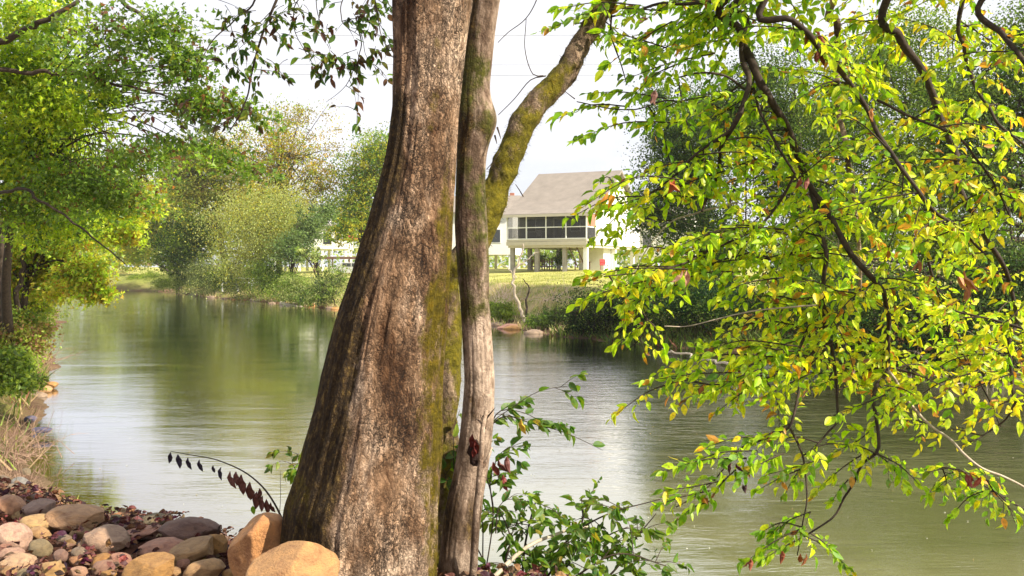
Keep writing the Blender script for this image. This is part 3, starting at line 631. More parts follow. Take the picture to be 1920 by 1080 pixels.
def shrub(name, label, base, blobs, n, size, cols, wts, seed, **kw):
    return crown_tree(name, label, base, blobs, n, size, cols, wts, .05, seed=seed, cat='shrub', limbs=14, **kw)
shrub('shrub', 'dark glossy shrub at the waterline, closest to the lawn', (3.4, 37.5), [(1120, 580, 37, 62, 36), (1085, 600, 37.5, 35, 24), (1180, 570, 36, 55, 40)], 9000, .12, [(0.03, .055, .018), G_mid, (.04, .035, .02)], [3, 1, 1], 30)
shrub('shrub', 'deep green shrub mass in the middle of the shaded right bank', (7.6, 34), [(1270, 565, 34, 80, 45), (1370, 570, 33, 80, 45), (1300, 530, 35, 70, 35)], 11000, .12, [(0.03, .07, .025), G_dark, G_mid], [3, 2, 1], 31)
shrub('shrub', 'dark undergrowth shrub at the foot of the right trees', (12, 28.5), [(1480, 590, 29, 80, 40), (1590, 610, 28, 90, 40), (1720, 640, 25, 110, 38), (1880, 660, 24, 110, 40)], 13000, .10, [(0.028, .05, .018), G_dark, G_brn], [4, 2, 1], 32)
shrub('shrub', 'light green grassy bush at the waterline right of the slender trunk', (-0.7, 47), [(935, 582, 46.5, 26, 16), (950, 590, 46, 14, 9)], 1600, .16, [G_lite, (.25, .33, .07)], [1, 1], 33)
shrub('shrub', 'grey-green rounded bush beside the muddy landing', (1.6, 40.8), [(1010, 603, 41, 26, 11), (1045, 592, 41.5, 30, 14)], 2200, .12, [(0.10, .14, .05), G_mid], [1, 1], 34)
shrub('shrub', 'leafy bush under the raised house', (4.0, 84), [(1052, 484, 84, 20, 17), (1010, 486, 85, 18, 12)], 1600, .16, [G_mid, G_lite, G_dark], [1, 1, 1], 35)
for k, (bx, by, bl, cl_, lb) in enumerate([
    (-12.8, 64.5, [(620, 530, 64, 34, 34), (590, 555, 64.5, 38, 20)], [(.09, .13, .05), G_pale, G_mid], 'soft grey-green bush touching the left side of the big trunk'),
    (-15.8, 70.5, [(560, 540, 68, 34, 26)], [G_mid, G_pale], 'small bush at the foot of the leaning bare stem'),
    (-19.3, 75.5, [(515, 530, 73, 42, 32), (495, 505, 74, 35, 26)], [(.11, .17, .05), G_lite, G_mid], 'leafy bank bush below the right side of the willow'),
    (-24.5, 83, [(450, 525, 80, 48, 30), (420, 520, 81, 36, 28)], [G_dark, G_mid, G_pale], 'dark bank bush below the willow'),
    (-30.5, 92, [(385, 515, 89, 40, 32)], [G_pale, (.16, .20, .08)], 'pale green bush between willow and dark round tree'),
    (-35.5, 101.5, [(345, 525, 98, 34, 22), (310, 530, 99, 24, 14)], [G_mid, G_pale, G_lite], 'green bush at the foot of the dark round tree'),
    (-44, 116, [(285, 522, 116, 24, 14), (255, 524, 116, 20, 10)], [G_mid, G_lite], 'low green bush on the grassy far bend'),
    (-56, 122, [(222, 522, 122, 28, 10)], [(.34, .2, .1), G_pale], 'russet bush at the far left end of the far bank')]):
    shrub('bush', lb, (bx, by), bl, 3600, .17, cl_, [2] * len(cl_), 40 + k)
for k, (bx, by, bl, cl_, lb) in enumerate([
    (-14.2, 25.5, [(55, 570, 24, 50, 32), (20, 600, 22, 40, 35)], [G_lite, (.35, .35, .05), G_mid], 'leafy green undergrowth beneath the left maples'),
    (-10.3, 16.8, [(10, 690, 16.5, 36, 34), (45, 720, 16.0, 22, 16, .6)], [G_mid, G_lite], 'low green bush on the left bank nearest the corner'),
    (-12.2, 21.0, [(30, 645, 20, 50, 34), (70, 620, 22, 26, 18)], [(.30, .26, .07), G_lite, (.30, .16, .08)], 'mixed green and russet bush on the left bank slope')]):
    crown_tree('bush', lb, (bx, by), bl, 3800, .11, cl_, [2] * len(cl_), .03, seed=60 + k, cat='shrub', limbs=20, clump=1.2, mat=M_leaf)
# treeline far behind, reads as one mass
rng = np.random.default_rng(99); mb = MB(); nC = 1500
xx = rng.uniform(-190, 190, nC); yy = 175 + rng.uniform(0, 25, nC) + np.abs(xx) * .05; hh_ = (4.5 + 2.0 * vnoise(np.stack([xx * .06, 0 * xx, 0 * xx], -1), 5) + np.where(xx < -20, 3, 0)) * 1.0
cen = np.stack([xx, yy, 2.8 + rng.random(nC) ** .7 * hh_], -1); li = np.repeat(np.arange(nC), 16); pos = cen[li] + rng.normal(size=(len(li), 3)) * np.array((1.6, 1.6, .9))
scatter(mb, CLUMPT, pos, rdir(len(li), -.2), rdir(len(li), .5), .9, np.clip(pal(nC, [G_mid, G_pale, G_lite], [2, 2, 1])[li], 0.01, .5)); mb.build('treeline', M_far, None, label='distant green treeline beyond the houses', kind='stuff')

# ------------------------------------------------------------------ left bank maples
G_map = (0.22, 0.34, 0.03); G_mapl = (0.42, 0.54, 0.035)
t1 = crown_tree('maple_tree', 'large sunlit green maple filling the far upper left corner', (-13.8, 24),
    [(50, 250, 17, 110, 90), (40, 130, 15, 110, 80), (100, 330, 17, 120, 60), (60, 30, 14, 100, 50, .7), (110, 200, 15, 90, 50), (215, 190, 14.5, 40, 40, .5), (100, 420, 18, 90, 40)],
    27000, .088, [G_map, G_mapl, (.09, .17, .02), (.50, .52, .035)], [4, 5, 2, 3], .12, tpl=MAPLET, mat=M_leaf, seed=50, per=14, up=.7, clump=1.0, limbs=50, trunk_top=P(20, 150, 17), lim0=.72)
G_sh = (.13, .21, .035)
t1b = crown_tree('maple_tree', 'darker green maple whose long branches reach out over the river towards the big trunk', (-11.6, 20.5),
    [(190, 60, 13, 100, 50, .5), (300, 60, 13, 80, 50, .7), (345, 120, 13, 60, 50, .9), (200, 140, 14, 90, 30, .8), (370, 195, 13.5, 90, 34), (450, 205, 13.5, 60, 22), (500, 230, 13.5, 36, 16, .6), (330, 275, 14, 90, 22, .9), (420, 300, 13.5, 80, 26, .6), (250, 300, 15, 70, 30), (170, 350, 16, 120, 50, 1.2), (40, 370, 17, 100, 50), (230, 380, 16, 60, 24, .6), (480, 330, 13.5, 50, 30, .35)],
    17500, .078, [G_sh, G_map, (.10, .18, .02), G_brn, (.30, .32, .04)], [5, 4, 3, .9, 1], .12, tpl=MAPLET, mat=M_leaf, seed=54, per=12, up=.7, clump=.9, limbs=40, trunk_top=P(40, 240, 17), lim0=.75)
t2 = crown_tree('maple_tree', 'yellow-green maple low over the water below the large green one', (-12.8, 22.5),
    [(60, 480, 23, 90, 40), (130, 440, 22, 80, 28), (160, 510, 21, 45, 32), (185, 545, 21, 28, 26), (60, 530, 23, 60, 32, .8), (120, 545, 22, 45, 22, .6), (230, 430, 20, 40, 34, .7), (250, 385, 19, 50, 42, .8), (225, 345, 19, 30, 22, .7), (20, 430, 23, 60, 30)],
    30000, .095, [G_mapl, G_yel, (.36, .27, .03), G_map, G_org], [4, 4, 2, 2, .3], .12, tpl=MAPLET, mat=M_leaf, seed=51, per=14, up=.7, clump=1.1, limbs=30, trunk_top=P(60, 440, 22.5), lim0=.7)
def traced(root, name, pts, r0, r1, mat=M_twig, nside=7, wob=0.01, jag=True, **kw):
    """pts = [(px, py, depth)]"""
    W = np.array([P(*p) for p in pts]); R = np.linspace(r0, r1, len(W)); L = np.linalg.norm(W[-1] - W[0])
    p_, r_2 = resample(W, R, max(0.03, L / 40)); p_ = p_ + wob * np.stack([vnoise(p_ * 5, 1), vnoise(p_ * 5, 2), vnoise(p_ * 5, 3)], -1)
    m = MB(); tube(m, p_, r_2, nside, (0, .1, 0)); m.build(name, mat, root, True, **kw); return p_
for pts, a, b_ in [([(-60, 380, 16), (0, 362, 15.5), (50, 358, 15), (110, 400, 15), (180, 450, 15), (240, 500, 15)], .04, .008), ([(-40, 100, 14), (40, 60, 13.5), (80, 42, 13), (150, 0, 13)], .06, .03), ([(-30, 130, 14), (130, 140, 14), (220, 158, 14), (330, 185, 14), (440, 240, 14)], .04, .008), ([(90, 290, 16), (160, 310, 16), (250, 350, 16)], .03, .008), ([(230, 0, 13.5), (300, 60, 13.5), (380, 110, 13.5)], .035, .01)]:
    traced(t1b, 'branch', pts, a, b_, wob=.05)
for (px, py, d, r, tp_, lb) in [(8, 640, 20, .10, (-5, 350, 20), 0), (34, 640, 22, .08, (60, 420, 22), 0), (75, 590, 27, .08, (90, 440, 27), 0)]:
    traced(t2 if px > 10 else t1, 'trunk', [(px, py, d), (px - 2, (py + tp_[1]) / 2 + 20, d), tp_], r, r * .6, wob=.06)

# ------------------------------------------------------------------ grasses and brush on the banks
def grass_patch(name, label, sampler, n, h0, h1, cols, wts, lean=.35, seed=60, tpl=BLADET, wide=1.0):
    global rng
    rng = np.random.default_rng(seed); x, y = sampler(n); z, s, _ = height(x, y); k = s > .05; x, y, z = x[k], y[k], z[k]; m_ = len(x)
    nz_ = vnoise(np.stack([x * .8, y * .8, 0 * x], -1), 4); k2 = rng.random(m_) < np.clip(.55 + .6 * nz_, .1, 1); x, y, z = x[k2], y[k2], z[k2]; m_ = len(x)
    d = np.stack([rng.normal(size=m_) * lean, rng.normal(size=m_) * lean, np.ones(m_)], -1); nrm = rdir(m_)
    mb = MB(); T = (tpl[0] * np.array((wide, 1, 1)), tpl[1]); scatter(mb, T, np.stack([x, y, z - .01], -1), d, nrm, rng.uniform(h0, h1, m_), pal(m_, cols, wts)); return mb.build(name, M_grass, None, label=label, kind='stuff')
def along(poly, w0, w1):
    pl = np.array(poly, float); seg = np.linalg.norm(np.diff(pl, axis=0), axis=1)
    def f(n):
        k = rng.choice(len(seg), n, p=seg / seg.sum()); t = rng.random(n)[:, None]; p = pl[k] * (1 - t) + pl[k + 1] * t; dr = norm(pl[k + 1] - pl[k]); nn_ = np.stack([dr[:, 1], -dr[:, 0]], -1); return tuple((p + nn_ * rng.uniform(w0, w1, n)[:, None]).T)
    return f
tan = (.42, .31, .17); rus = (.24, .11, .06)
grass_patch('grass', 'tangle of green and dry tan grass along the left bank', along([(-6.6, 12.5), (-8.1, 15), (-10, 18.5), (-13, 25), (-18.5, 35), (-25.6, 50)], -4.0, 0), 26000, .12, .5, [G_lite, (.10, .16, .03), tan, rus, (.30, .24, .10)], [3, 2, 3, 1.2, 2], .6, 61, wide=1.1)
grass_patch('grass', 'tall dry and green grass on the far bank slope', along([(-40, 105), (-30, 87), (-18, 71), (-12, 62), (-6, 54), (-0.8, 45), (1.6, 38.5)], -5, 0), 20000, .14, .45, [(.66, .54, .28), G_pale, G_lite, (.66, .50, .32)], [4, 3, 2, 2], .5, 62, wide=2.4)
grass_patch('grass', 'shaded green weeds on the right bank by the water', along([(1.6, 38.5), (5, 33.5), (8.5, 29.5), (10.5, 24.5), (14, 21)], -3.5, 0), 16000, .15, .5, [G_mid, (.08, .11, .03), G_lite, rus], [3, 3, 1, .6], .6, 63, wide=2.2)
grass_patch('grass', 'short sunlit lawn in front of the raised house', lambda n: (rng.uniform(-8, 16, n), rng.uniform(52, 76, n)), 26000, .06, .16, [(.30, .32, .06), (.24, .28, .05), (.4, .36, .12)], [2, 2, 1], .4, 64, wide=3)
grass_patch('grass', 'thin tufts of grass between the shore stones', lambda n: (rng.uniform(-3.6, -1.0, n), rng.uniform(6.0, 8.6, n)), 2600, .04, .16, [(.30, .30, .08), tan, G_mid], [2, 2, 1], .6, 65)
def brush(name, label, base, n, L, mat, seed, cat='shrub', r=.012, spread=.8, leaf=None, lift=.6):
    rg = np.random.default_rng(seed); root = empty(name, (0, 0, 0), label, cat); m = MB(); bp = np.array((base[0], base[1], gz(*base)))
    for k in range(n):
        a = bp + np.array((rg.normal() * L * .35 * spread, rg.normal() * L * .25 * spread, -.02)); d = norm(np.array((rg.normal() * spread, rg.normal() * spread, lift + rg.random())))
        l = L * rg.uniform(.5, 1.2); pts = [a]
        for j in range(5): d = norm(d + rg.normal(size=3) * .28 + np.array((0, 0, -.06))); pts.append(pts[-1] + d * l / 5)
        tube(m, pts, np.linspace(r, r * .25, 6) * rg.uniform(.6, 1.2), 4, (0, .1, 0))
        for j in (2, 3, 4):
            d2 = norm(d + rg.normal(size=3) * .8); tube(m, [pts[j], pts[j] + d2 * l * .15 + rg.normal(size=3) * .02 * L, pts[j] + d2 * l * .32], [r * .4, r * .25, r * .12], 3, (0, .1, 0))
    m.build('stems', mat, root, kind='stuff'); return root
brush('dry_bush', 'pinkish dry brush heap on the far bank right of the slender trunk', (-0.3, 49.5), 60, 1.7, M_brush2, 70, r=.018)
brush('dry_bush', 'tan dry brush covering the slope below the lawn', (2.3, 46.5), 36, 1.3, M_brush2, 71, r=.016, spread=1.4)
brush('dry_bush', 'bare pale twigs rising out of the dark right trees', (15.5, 38), 60, 9, M_pale, 72, r=.035, spread=.35, lift=1.8)
brush('dry_bush', 'reddish dry twigs hanging at the edge of the left bank', (-7.6, 13.4), 110, .8, M_brush, 73, r=.007, spread=1.0)
brush('dry_bush', 'dry brambles at the far end of the left bank grass', (-13.4, 24.2), 120, 1.3, M_brush, 74, r=.010)
brush('dry_bush', 'knot of dry twigs in the lower left corner above the stones', (-6.2, 10.9), 80, .6, M_brush, 75, r=.006)
brush('dry_bush', 'pale dead twigs at the waterline under the right trees', (12.2, 23.2), 50, 1.8, M_pale, 76, r=.013, lift=.1)
# small bare tree by the lawn
bt = empty('bare_tree', (0, 0, 0), 'small leafless forked tree on the slope in front of the raised house', 'tree')
traced(bt, 'trunk', [(985, 606, 44), (968, 555, 44), (962, 520, 44), (975, 490, 44), (982, 455, 44)], .09, .035, M_pale, wob=.08)
traced(bt, 'branch', [(972, 500, 44), (990, 485, 44), (1010, 470, 44)], .045, .015, M_pale, wob=.08); traced(bt, 'branch', [(968, 520, 44), (950, 500, 44), (935, 495, 44)], .03, .01, M_pale, wob=.08)
traced(bt, 'branch', [(986, 606, 44), (988, 570, 44), (990, 540, 44), (980, 522, 44)], .07, .02, M_twig, wob=.08)
# driftwood
for pts, r, lb in [([(528, 568, 70.5), (545, 573, 68.5), (582, 580, 66)], .16, 'grey driftwood log lying at the far waterline'), ([(470, 562, 78), (500, 566, 76)], .10, 'short pale driftwood piece below the willow'), ([(1385, 690, 26), (1320, 672, 28), (1240, 655, 30.5)], .05, 'thin bare branch drooping into the water at the right bank')]:
    o = empty('driftwood', (0, 0, 0), lb, 'log'); traced(o, 'log', pts, r, r * .5, M_pale, wob=.1)

# ------------------------------------------------------------------ stones
def ico(sub=4):
    import bmesh
    b_ = bmesh.new(); bmesh.ops.create_icosphere(b_, subdivisions=sub, radius=1); v = np.array([x.co[:] for x in b_.verts]); f = np.array([[q.index for q in fc.verts] for fc in b_.faces]); b_.free(); return v, f
ICO4, ICO3, ICO2 = ico(5), ico(4), ico(3)
def rock_mesh(seed, tpl=None, cuts=7, nz_=0.07, planes=(), shear=0, taper=0):
    V, Fc = tpl or ICO3; rg = np.random.default_rng(seed); v = V.copy()
    for k in range(cuts + len(planes)):
        if k < len(planes): n_ = norm(np.array(planes[k][:3], float)); dd = planes[k][3]
        else: n_ = norm(rg.normal(size=3)); dd = rg.uniform(.66, .9)
        s = v @ n_; ex = np.maximum(s - dd, 0); v = v - n_ * (ex * .93)[:, None]
    v = v * np.stack([1 + taper * v[:, 2], 1 + taper * v[:, 2], np.ones(len(v))], -1); v[:, 0] += shear * v[:, 2]
    r = 1 + nz_ * fbm(v * 1.1 + seed, 2, seed) + .035 * fbm(v * 3.2 + seed, 4, seed + 1); v = v * r[:, None]
    v = v / np.abs(v).max(0); m = MB(); m.add(v, Fc); return m.mesh('river_stone', M_rock, True)
rmeshes = [rock_mesh(s) for s in range(14)]; smeshes = [rock_mesh(s + 50, ICO2, 4, .06) for s in range(10)]
def place_rock(px, py, rx, ry, col, tilt=0, yaw=None, dd=None, mesh=None, parent=None, name='stone', label=None, z=1.54, deep=.8, **kw):
    d = (EYE - z) * F / (py + ry * .55 - HOR) if dd is None else dd
    c = P(px, py, d); s = d / F; me = mesh or rmeshes[random.randrange(14)]
    o = link(name, me, parent, label, **kw); o.location = c; o.scale = (rx * s * 1.03, rx * s * deep, ry * s * 1.05)
    o.rotation_euler = (0, -math.radians(tilt), 0); o.color = (*col, 1); return o
tanr = (.40, .22, .075); org = (.52, .255, .10); cream = (.46, .28, .13); pinkr = (.40, .205, .14); grayr = (.27, .20, .14); mauve = (.155, .085, .065); olive = (.26, .20, .11)
def B(px, py, rx, ry, col, label, tilt=0, seed=None, **kw):
    me = rock_mesh(seed or int(px * 7 + py), ICO4, kw.pop('cuts', 8), planes=kw.pop('planes', ()), shear=kw.pop('shear', 0), taper=kw.pop('taper', 0)); return place_rock(px, py, rx, ry, col, tilt, mesh=me, name='boulder', label=label, cat='boulder', group='boulders at the foot of the big trunk', **kw)
B(486, 1026, 56, 66, org, 'big upright orange boulder leaning against the base of the large trunk', 0, 5, deep=.9, cuts=3, planes=((-.70, -.2, .68, .72), (.62, -.75, .1, .66), (-.3, -.95, -.1, .80)), shear=.22, taper=.08, dd=3.95)
B(552, 1070, 88, 50, (.50, .28, .12), 'wide orange-tan boulder at the bottom in front of the large trunk', 4, 9, dd=3.45, cuts=3, planes=((.55, -.6, .35, .55), (-.5, -.5, .7, .55), (-.1, -.9, .2, .7)))
B(358, 996, 55, 25, mauve, 'dark mauve boulder beside the water behind the other stones', -4, 12)
B(357, 1037, 54, 23, (.36, .22, .10), 'long brown boulder lying tilted next to the upright orange one', 22, 14)
B(404, 1024, 21, 23, tanr, 'small tan block wedged against the upright orange boulder', -25, 16, cuts=9)
B(280, 1068, 50, 26, tanr, 'rounded tan boulder with rusty top at the bottom edge', 12, 18)
B(385, 1072, 38, 22, cream, 'cream boulder with a chipped front near the bottom edge', 6, 20)
B(305, 1028, 48, 18, pinkr, 'long flat pink stone between the mauve and brown boulders', 6, 22)
B(198, 1012, 46, 26, (.36, .24, .165), 'broad smooth grey-tan boulder half buried in dark leaves', -8, 24)
B(148, 972, 61, 23, (.44, .26, .14), 'long loaf-shaped beige boulder at the top of the stone pile by the water', -4, 26, cuts=6)
B(72, 981, 37, 15, (.48, .31, .14), 'oval yellowish stone in front of the loaf-shaped boulder', 2, 28, cuts=4)
B(18, 950, 30, 21, (.48, .26, .15), 'rust-brown boulder at the left edge of the stone pile', -12, 30)
B(75, 955, 35, 17, (.28, .18, .14), 'grey-mauve stone between the rust-brown and loaf-shaped boulders', 0, 32)
B(24, 1008, 37, 28, (.52, .34, .25), 'large pale pinkish round boulder at the left edge', -8, 34, cuts=4)
B(35, 1056, 34, 18, (.54, .36, .22), 'cream stone near the lower left corner', 0, 36, cuts=4)
B(95, 1070, 30, 16, (.50, .31, .13), 'yellow stone with pink patches near the bottom left', 0, 38)
SMALL = [(345, 1060, 14, 13, pinkr), (326, 1073, 14, 11, cream), (74, 1002, 22, 14, cream), (76, 1030, 22, 18, olive), (148, 1040, 16, 15, grayr), (225, 1052, 23, 14, pinkr), (147, 1074, 18, 11, (.48, .28, .18)), (16, 1073, 18, 11, cream), (57, 1076, 26, 10, olive), (22, 1038, 24, 11, (.5, .31, .22)), (114, 1043, 14, 13, (.28, .17, .13)), (255, 1001, 46, 9, pinkr), (8, 1028, 14, 10, pinkr), (190, 1060, 15, 8, grayr), (205, 1076, 16, 8, tanr), (20, 915, 14, 9, grayr), (36, 905, 16, 10, (.25, .24, .22)), (8, 900, 12, 9, grayr), (50, 918, 14, 8, olive), (66, 925, 14, 9, pinkr), (30, 928, 12, 7, grayr), (430, 1078, 16, 10, tanr), (120, 1010, 14, 7, grayr), (445, 1068, 10, 8, grayr), (222, 990, 20, 6, mauve)]
for (px, py, rx, ry, c) in SMALL:
    place_rock(px, py, rx, ry, c, random.uniform(-15, 15), parent=ground, name='stone', z=1.54 if py > 940 else 0.75)
rg = np.random.default_rng(5)
for k in range(170):
    x, y = rg.uniform(-4.2, -0.4), rg.uniform(3.6, 6.4)
    if k > 110: x, y = rg.uniform(-7.2, -3.5), rg.uniform(7, 12.5)
    z, s, _ = height(np.array([x]), np.array([y]))
    if s[0] < 0.0: continue
    r = rg.uniform(.03, .075) * (1.5 if k > 110 else 1); o = link('stone', smeshes[k % 10], ground); o.location = (x, y, float(z[0]) + r * .2); o.scale = (r, r * rg.uniform(.7, 1), r * rg.uniform(.5, .8)); o.rotation_euler = (0, 0, rg.uniform(0, 6)); c = [tanr, cream, pinkr, grayr, olive, mauve][k % 6]; o.color = (*[q_ * rg.uniform(.7, 1.1) for q_ in c], 1)
for (px, py, rx, ry, c, d, lb) in [(97, 722, 13, 7, tanr, 21.8, 'round tan stone at the left bank waterline, furthest of its cluster'), (83, 730, 14, 7, cream, 21.2, 'cream stone at the left bank waterline in front of the round tan one'), (72, 742, 16, 7, grayr, 20.4, 'flat grey stone of the left bank waterline cluster')]:
    place_rock(px, py, rx, ry, c, 0, dd=d, name='stone', label=lb, cat='stone', group='stones at the left bank waterline')
for (px, py, rx, ry, d, lb) in [(78, 806, 18, 5, 15.6, 'wet blue-violet stone in the shallows by the left bank'), (58, 786, 12, 7, 16.6, 'dark blue wet stone at the foot of the left bank grass')]:
    place_rock(px, py, rx, ry, (.10, .10, .17), 0, dd=d, name='stone', label=lb, cat='stone')
for k in range(46):   # stones along the far waterline
    t = rg.random() * 6; pl = [(-34, 95), (-30, 87), (-18, 71), (-12, 62), (-6, 54), (-0.8, 45), (1.6, 38.5)]; i_ = int(t); a, b_ = np.array(pl[i_]), np.array(pl[min(i_ + 1, 6)]); p = a + (b_ - a) * (t - i_) + rg.normal(size=2) * .25
    r = rg.uniform(.12, .42); o = link('stone', smeshes[k % 10], ground); o.location = (p[0], p[1] + .3, .02); o.scale = (r * 1.4, r, r * .55); c = [tanr, grayr, pinkr, grayr][k % 4]; o.color = (*c, 1)

# leaf litter
rng = np.random.default_rng(77); mb = MB(); n_ = 10500
x = np.concatenate([rng.uniform(-4.2, 0.9, n_), rng.uniform(-7.6, -4.5, 350), rng.uniform(-.4, 1.0, 500)]); y = np.concatenate([rng.uniform(3.2, 6.3, n_), rng.uniform(10.5, 16, 350), rng.uniform(3.6, 4.7, 500)]); z, s, _ = height(x, y)
k = (s > .6) & (rng.random(len(x)) < np.clip(.95 + .5 * vnoise(np.stack([x * 2, y * 2, 0 * x], -1), 8), .2, 1)); x, y, z = x[k], y[k], z[k]; n_ = len(x)
d = rdir(n_); d[:, 2] *= .35; scatter(mb, DEADL, np.stack([x, y, z + rng.uniform(.0, .075, n_)], -1), d, rdir(n_, 1.0), rng.uniform(.03, .06, n_), pal(n_, [(.075, .024, .022), (.13, .045, .034), (.05, .022, .024), (.24, .13, .07), (.17, .04, .03), (.30, .20, .12), (.15, .09, .055)], [3, 2.5, 2, 1.2, .7, .8, 2]))
mb.build('fallen_leaves', M_dead, None, label='carpet of dark red dead leaves between the stones', kind='stuff')
def single_leaf(px, py, d, size, col, label, name='fallen_leaf', tpl=DEADT, dirv=(1, .2, .1), up=(0, -.5, 1), cat='leaf', parent=None):
    m = MB(); s, dd, n = frames(np.array([dirv], float), np.array([up], float)); scatter(m, tpl, np.array([P(px, py, d)]), dd, n, size, np.array([col])); return m.build(name, M_dead, parent, label=label, cat=cat)
single_leaf(165, 1027, 4.55, .12, (.45, .13, .04), 'curled bright rust leaf lying beside the small grey stone')
single_leaf(128, 985, 4.95, .10, (.25, .06, .06), 'dark crimson leaf on top of the broad grey-tan boulder', dirv=(.6, .1, .5))
single_leaf(480, 1050, 3.9, .09, (.30, .10, .08), 'brown curled leaf in the gap between the two orange boulders')

# ------------------------------------------------------------------ the three stems in the middle
def stem(root, name, rows, d0, mat, rings, ns, lump, zb, ztop, mossf, dark, flute=0.0, ridge=.018, seed=0, topshift=(0.3, 0)):
    """rows: (py, left px, right px). Rings are horizontal at every height."""
    rows = sorted(rows, key=lambda r: -r[0]); pys = np.array([r[0] for r in rows], float)
    z = EYE - (pys - HOR) / F * d0; xl = (np.array([r[1] for r in rows]) - 960) / F * d0; xr = (np.array([r[2] for r in rows]) - 960) / F * d0
    c = (xl + xr) / 2; r = (xr - xl) / 2 * .985
    zb_ = np.concatenate([[zb], z, [ztop]]); c = np.concatenate([[c[0] - .0], c, [c[-1] + topshift[0]]]); r = np.concatenate([[r[0] * 1.12], r, [r[-1] * .72]])
    zz = np.linspace(zb, ztop, rings); cx = np.interp(zz, zb_, c); rr = np.interp(zz, zb_, r)
    ker = np.hanning(max(5, rings // 40)); ker /= ker.sum(); pad = len(ker) // 2
    sm = lambda a_: np.convolve(np.pad(a_, pad, 'edge'), ker, 'valid')[:rings]
    cx, rr = sm(cx), sm(rr); a = np.linspace(0, 2 * np.pi, ns, endpoint=False)
    A, Z = np.meshgrid(a, zz); CX = cx[:, None]; RR = rr[:, None]
    q_ = np.stack([np.cos(A) * 1.3, np.sin(A) * 1.3, Z * .55], -1)
    lowf = lump * fbm(q_ + seed * 3, 3, seed); fl = flute * np.clip((2.6 - Z), 0, 1.2) * np.cos(A * 5 + 1.2 + .6 * np.sin(Z)) * .12
    rdg = 1 - np.abs(fbm(np.stack([np.cos(A) * 5.5, np.sin(A) * 5.5, Z * 1.1], -1) + seed * 5, 3, seed + 2)); hi = ridge * (rdg - .6) + .020 * fbm(np.stack([np.cos(A) * 7, np.sin(A) * 7, Z * 3.2], -1) + seed, 3, seed + 9)
    silh = np.abs(np.cos(A)) ** 6
    R2 = RR * (1 + (lowf * (1 - .7 * silh)) + fl * (1 - silh) + hi)
    V = np.stack([CX + np.cos(A) * R2, d0 + np.sin(A) * R2 * .92, Z], -1)
    nv = fbm(V * 2.5, 3, seed + 4); mo = np.clip(mossf(A, Z, nv), 0, 1); da = np.clip(dark(A, Z, nv), 0, 1)
    mb = MB(); i, j = np.meshgrid(np.arange(rings - 1), np.arange(ns), indexing='ij')
    f = np.stack([i * ns + j, i * ns + (j + 1) % ns, (i + 1) * ns + (j + 1) % ns, (i + 1) * ns + j], -1).reshape(-1, 4)
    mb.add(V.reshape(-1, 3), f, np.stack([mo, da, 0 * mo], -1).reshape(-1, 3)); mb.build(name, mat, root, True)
    return cx, zz, rr
big = empty('big_tree', (-0.7, 4, 1.5), 'massive tree trunk with flaking tan bark, widest of the three stems in the middle', 'tree'); big.location = (0, 0, 0)
def g(x, c, s): return np.exp(-((x - c) / s) ** 2)
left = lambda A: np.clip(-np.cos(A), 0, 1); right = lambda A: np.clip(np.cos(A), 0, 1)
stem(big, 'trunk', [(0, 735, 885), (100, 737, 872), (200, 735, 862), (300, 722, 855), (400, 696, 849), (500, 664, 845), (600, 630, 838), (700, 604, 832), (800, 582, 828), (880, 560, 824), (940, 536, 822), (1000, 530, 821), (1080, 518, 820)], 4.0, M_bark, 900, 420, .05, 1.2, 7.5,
     lambda A, Z, n: .36 * left(A) ** 2 * g(Z, 1.8, .8) + .28 * g(A % (2 * np.pi), 5.05, .25) * g(Z, 3.75, .35) + .38 * right(A) ** 3 * (1 - sst(3.2, 3.8, Z)) + .22 * g(A % (2 * np.pi), 5.6, .25) * g(Z, 2.9, .6) + .05 + .12 * n,
     lambda A, Z, n: .66 * sst(.05, .7, left(A)) * (1 - .8 * sst(3.5, 4.1, Z)) + .10 * (1 - sst(2.2, 3.2, Z)) * g(A % (2 * np.pi), 4.3, .5) + .18 * g(A % (2 * np.pi), 4.0, .5) * g(Z, 2.1, .6) + .10 * g(A % (2 * np.pi), 5.1, .4) * (Z > 3.2) + .24 * n + .02, flute=.22, ridge=.06, seed=1, topshift=(.25, 0))  # left flank darkened: shade painted in together with the dark algae
slender = empty('slender_tree', (0, 0, 0), 'slender smooth grey-brown trunk with a dark burl just right of the massive one', 'tree')
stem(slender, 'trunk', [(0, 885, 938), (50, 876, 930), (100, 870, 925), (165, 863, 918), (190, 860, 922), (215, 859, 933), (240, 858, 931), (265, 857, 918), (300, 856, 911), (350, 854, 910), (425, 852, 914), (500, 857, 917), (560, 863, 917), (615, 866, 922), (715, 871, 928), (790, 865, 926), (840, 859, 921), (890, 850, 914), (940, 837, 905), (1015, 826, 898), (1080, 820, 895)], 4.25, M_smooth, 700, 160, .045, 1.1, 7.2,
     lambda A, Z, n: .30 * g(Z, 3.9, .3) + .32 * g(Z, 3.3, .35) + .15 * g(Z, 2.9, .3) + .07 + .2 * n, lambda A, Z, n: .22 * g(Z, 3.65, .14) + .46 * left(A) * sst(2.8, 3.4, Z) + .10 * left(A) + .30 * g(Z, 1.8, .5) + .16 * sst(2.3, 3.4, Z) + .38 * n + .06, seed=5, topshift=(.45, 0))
mossy = empty('mossy_tree', (0, 0, 0), 'leaning moss-covered stem behind the slender trunk, slanting up to the right', 'tree')
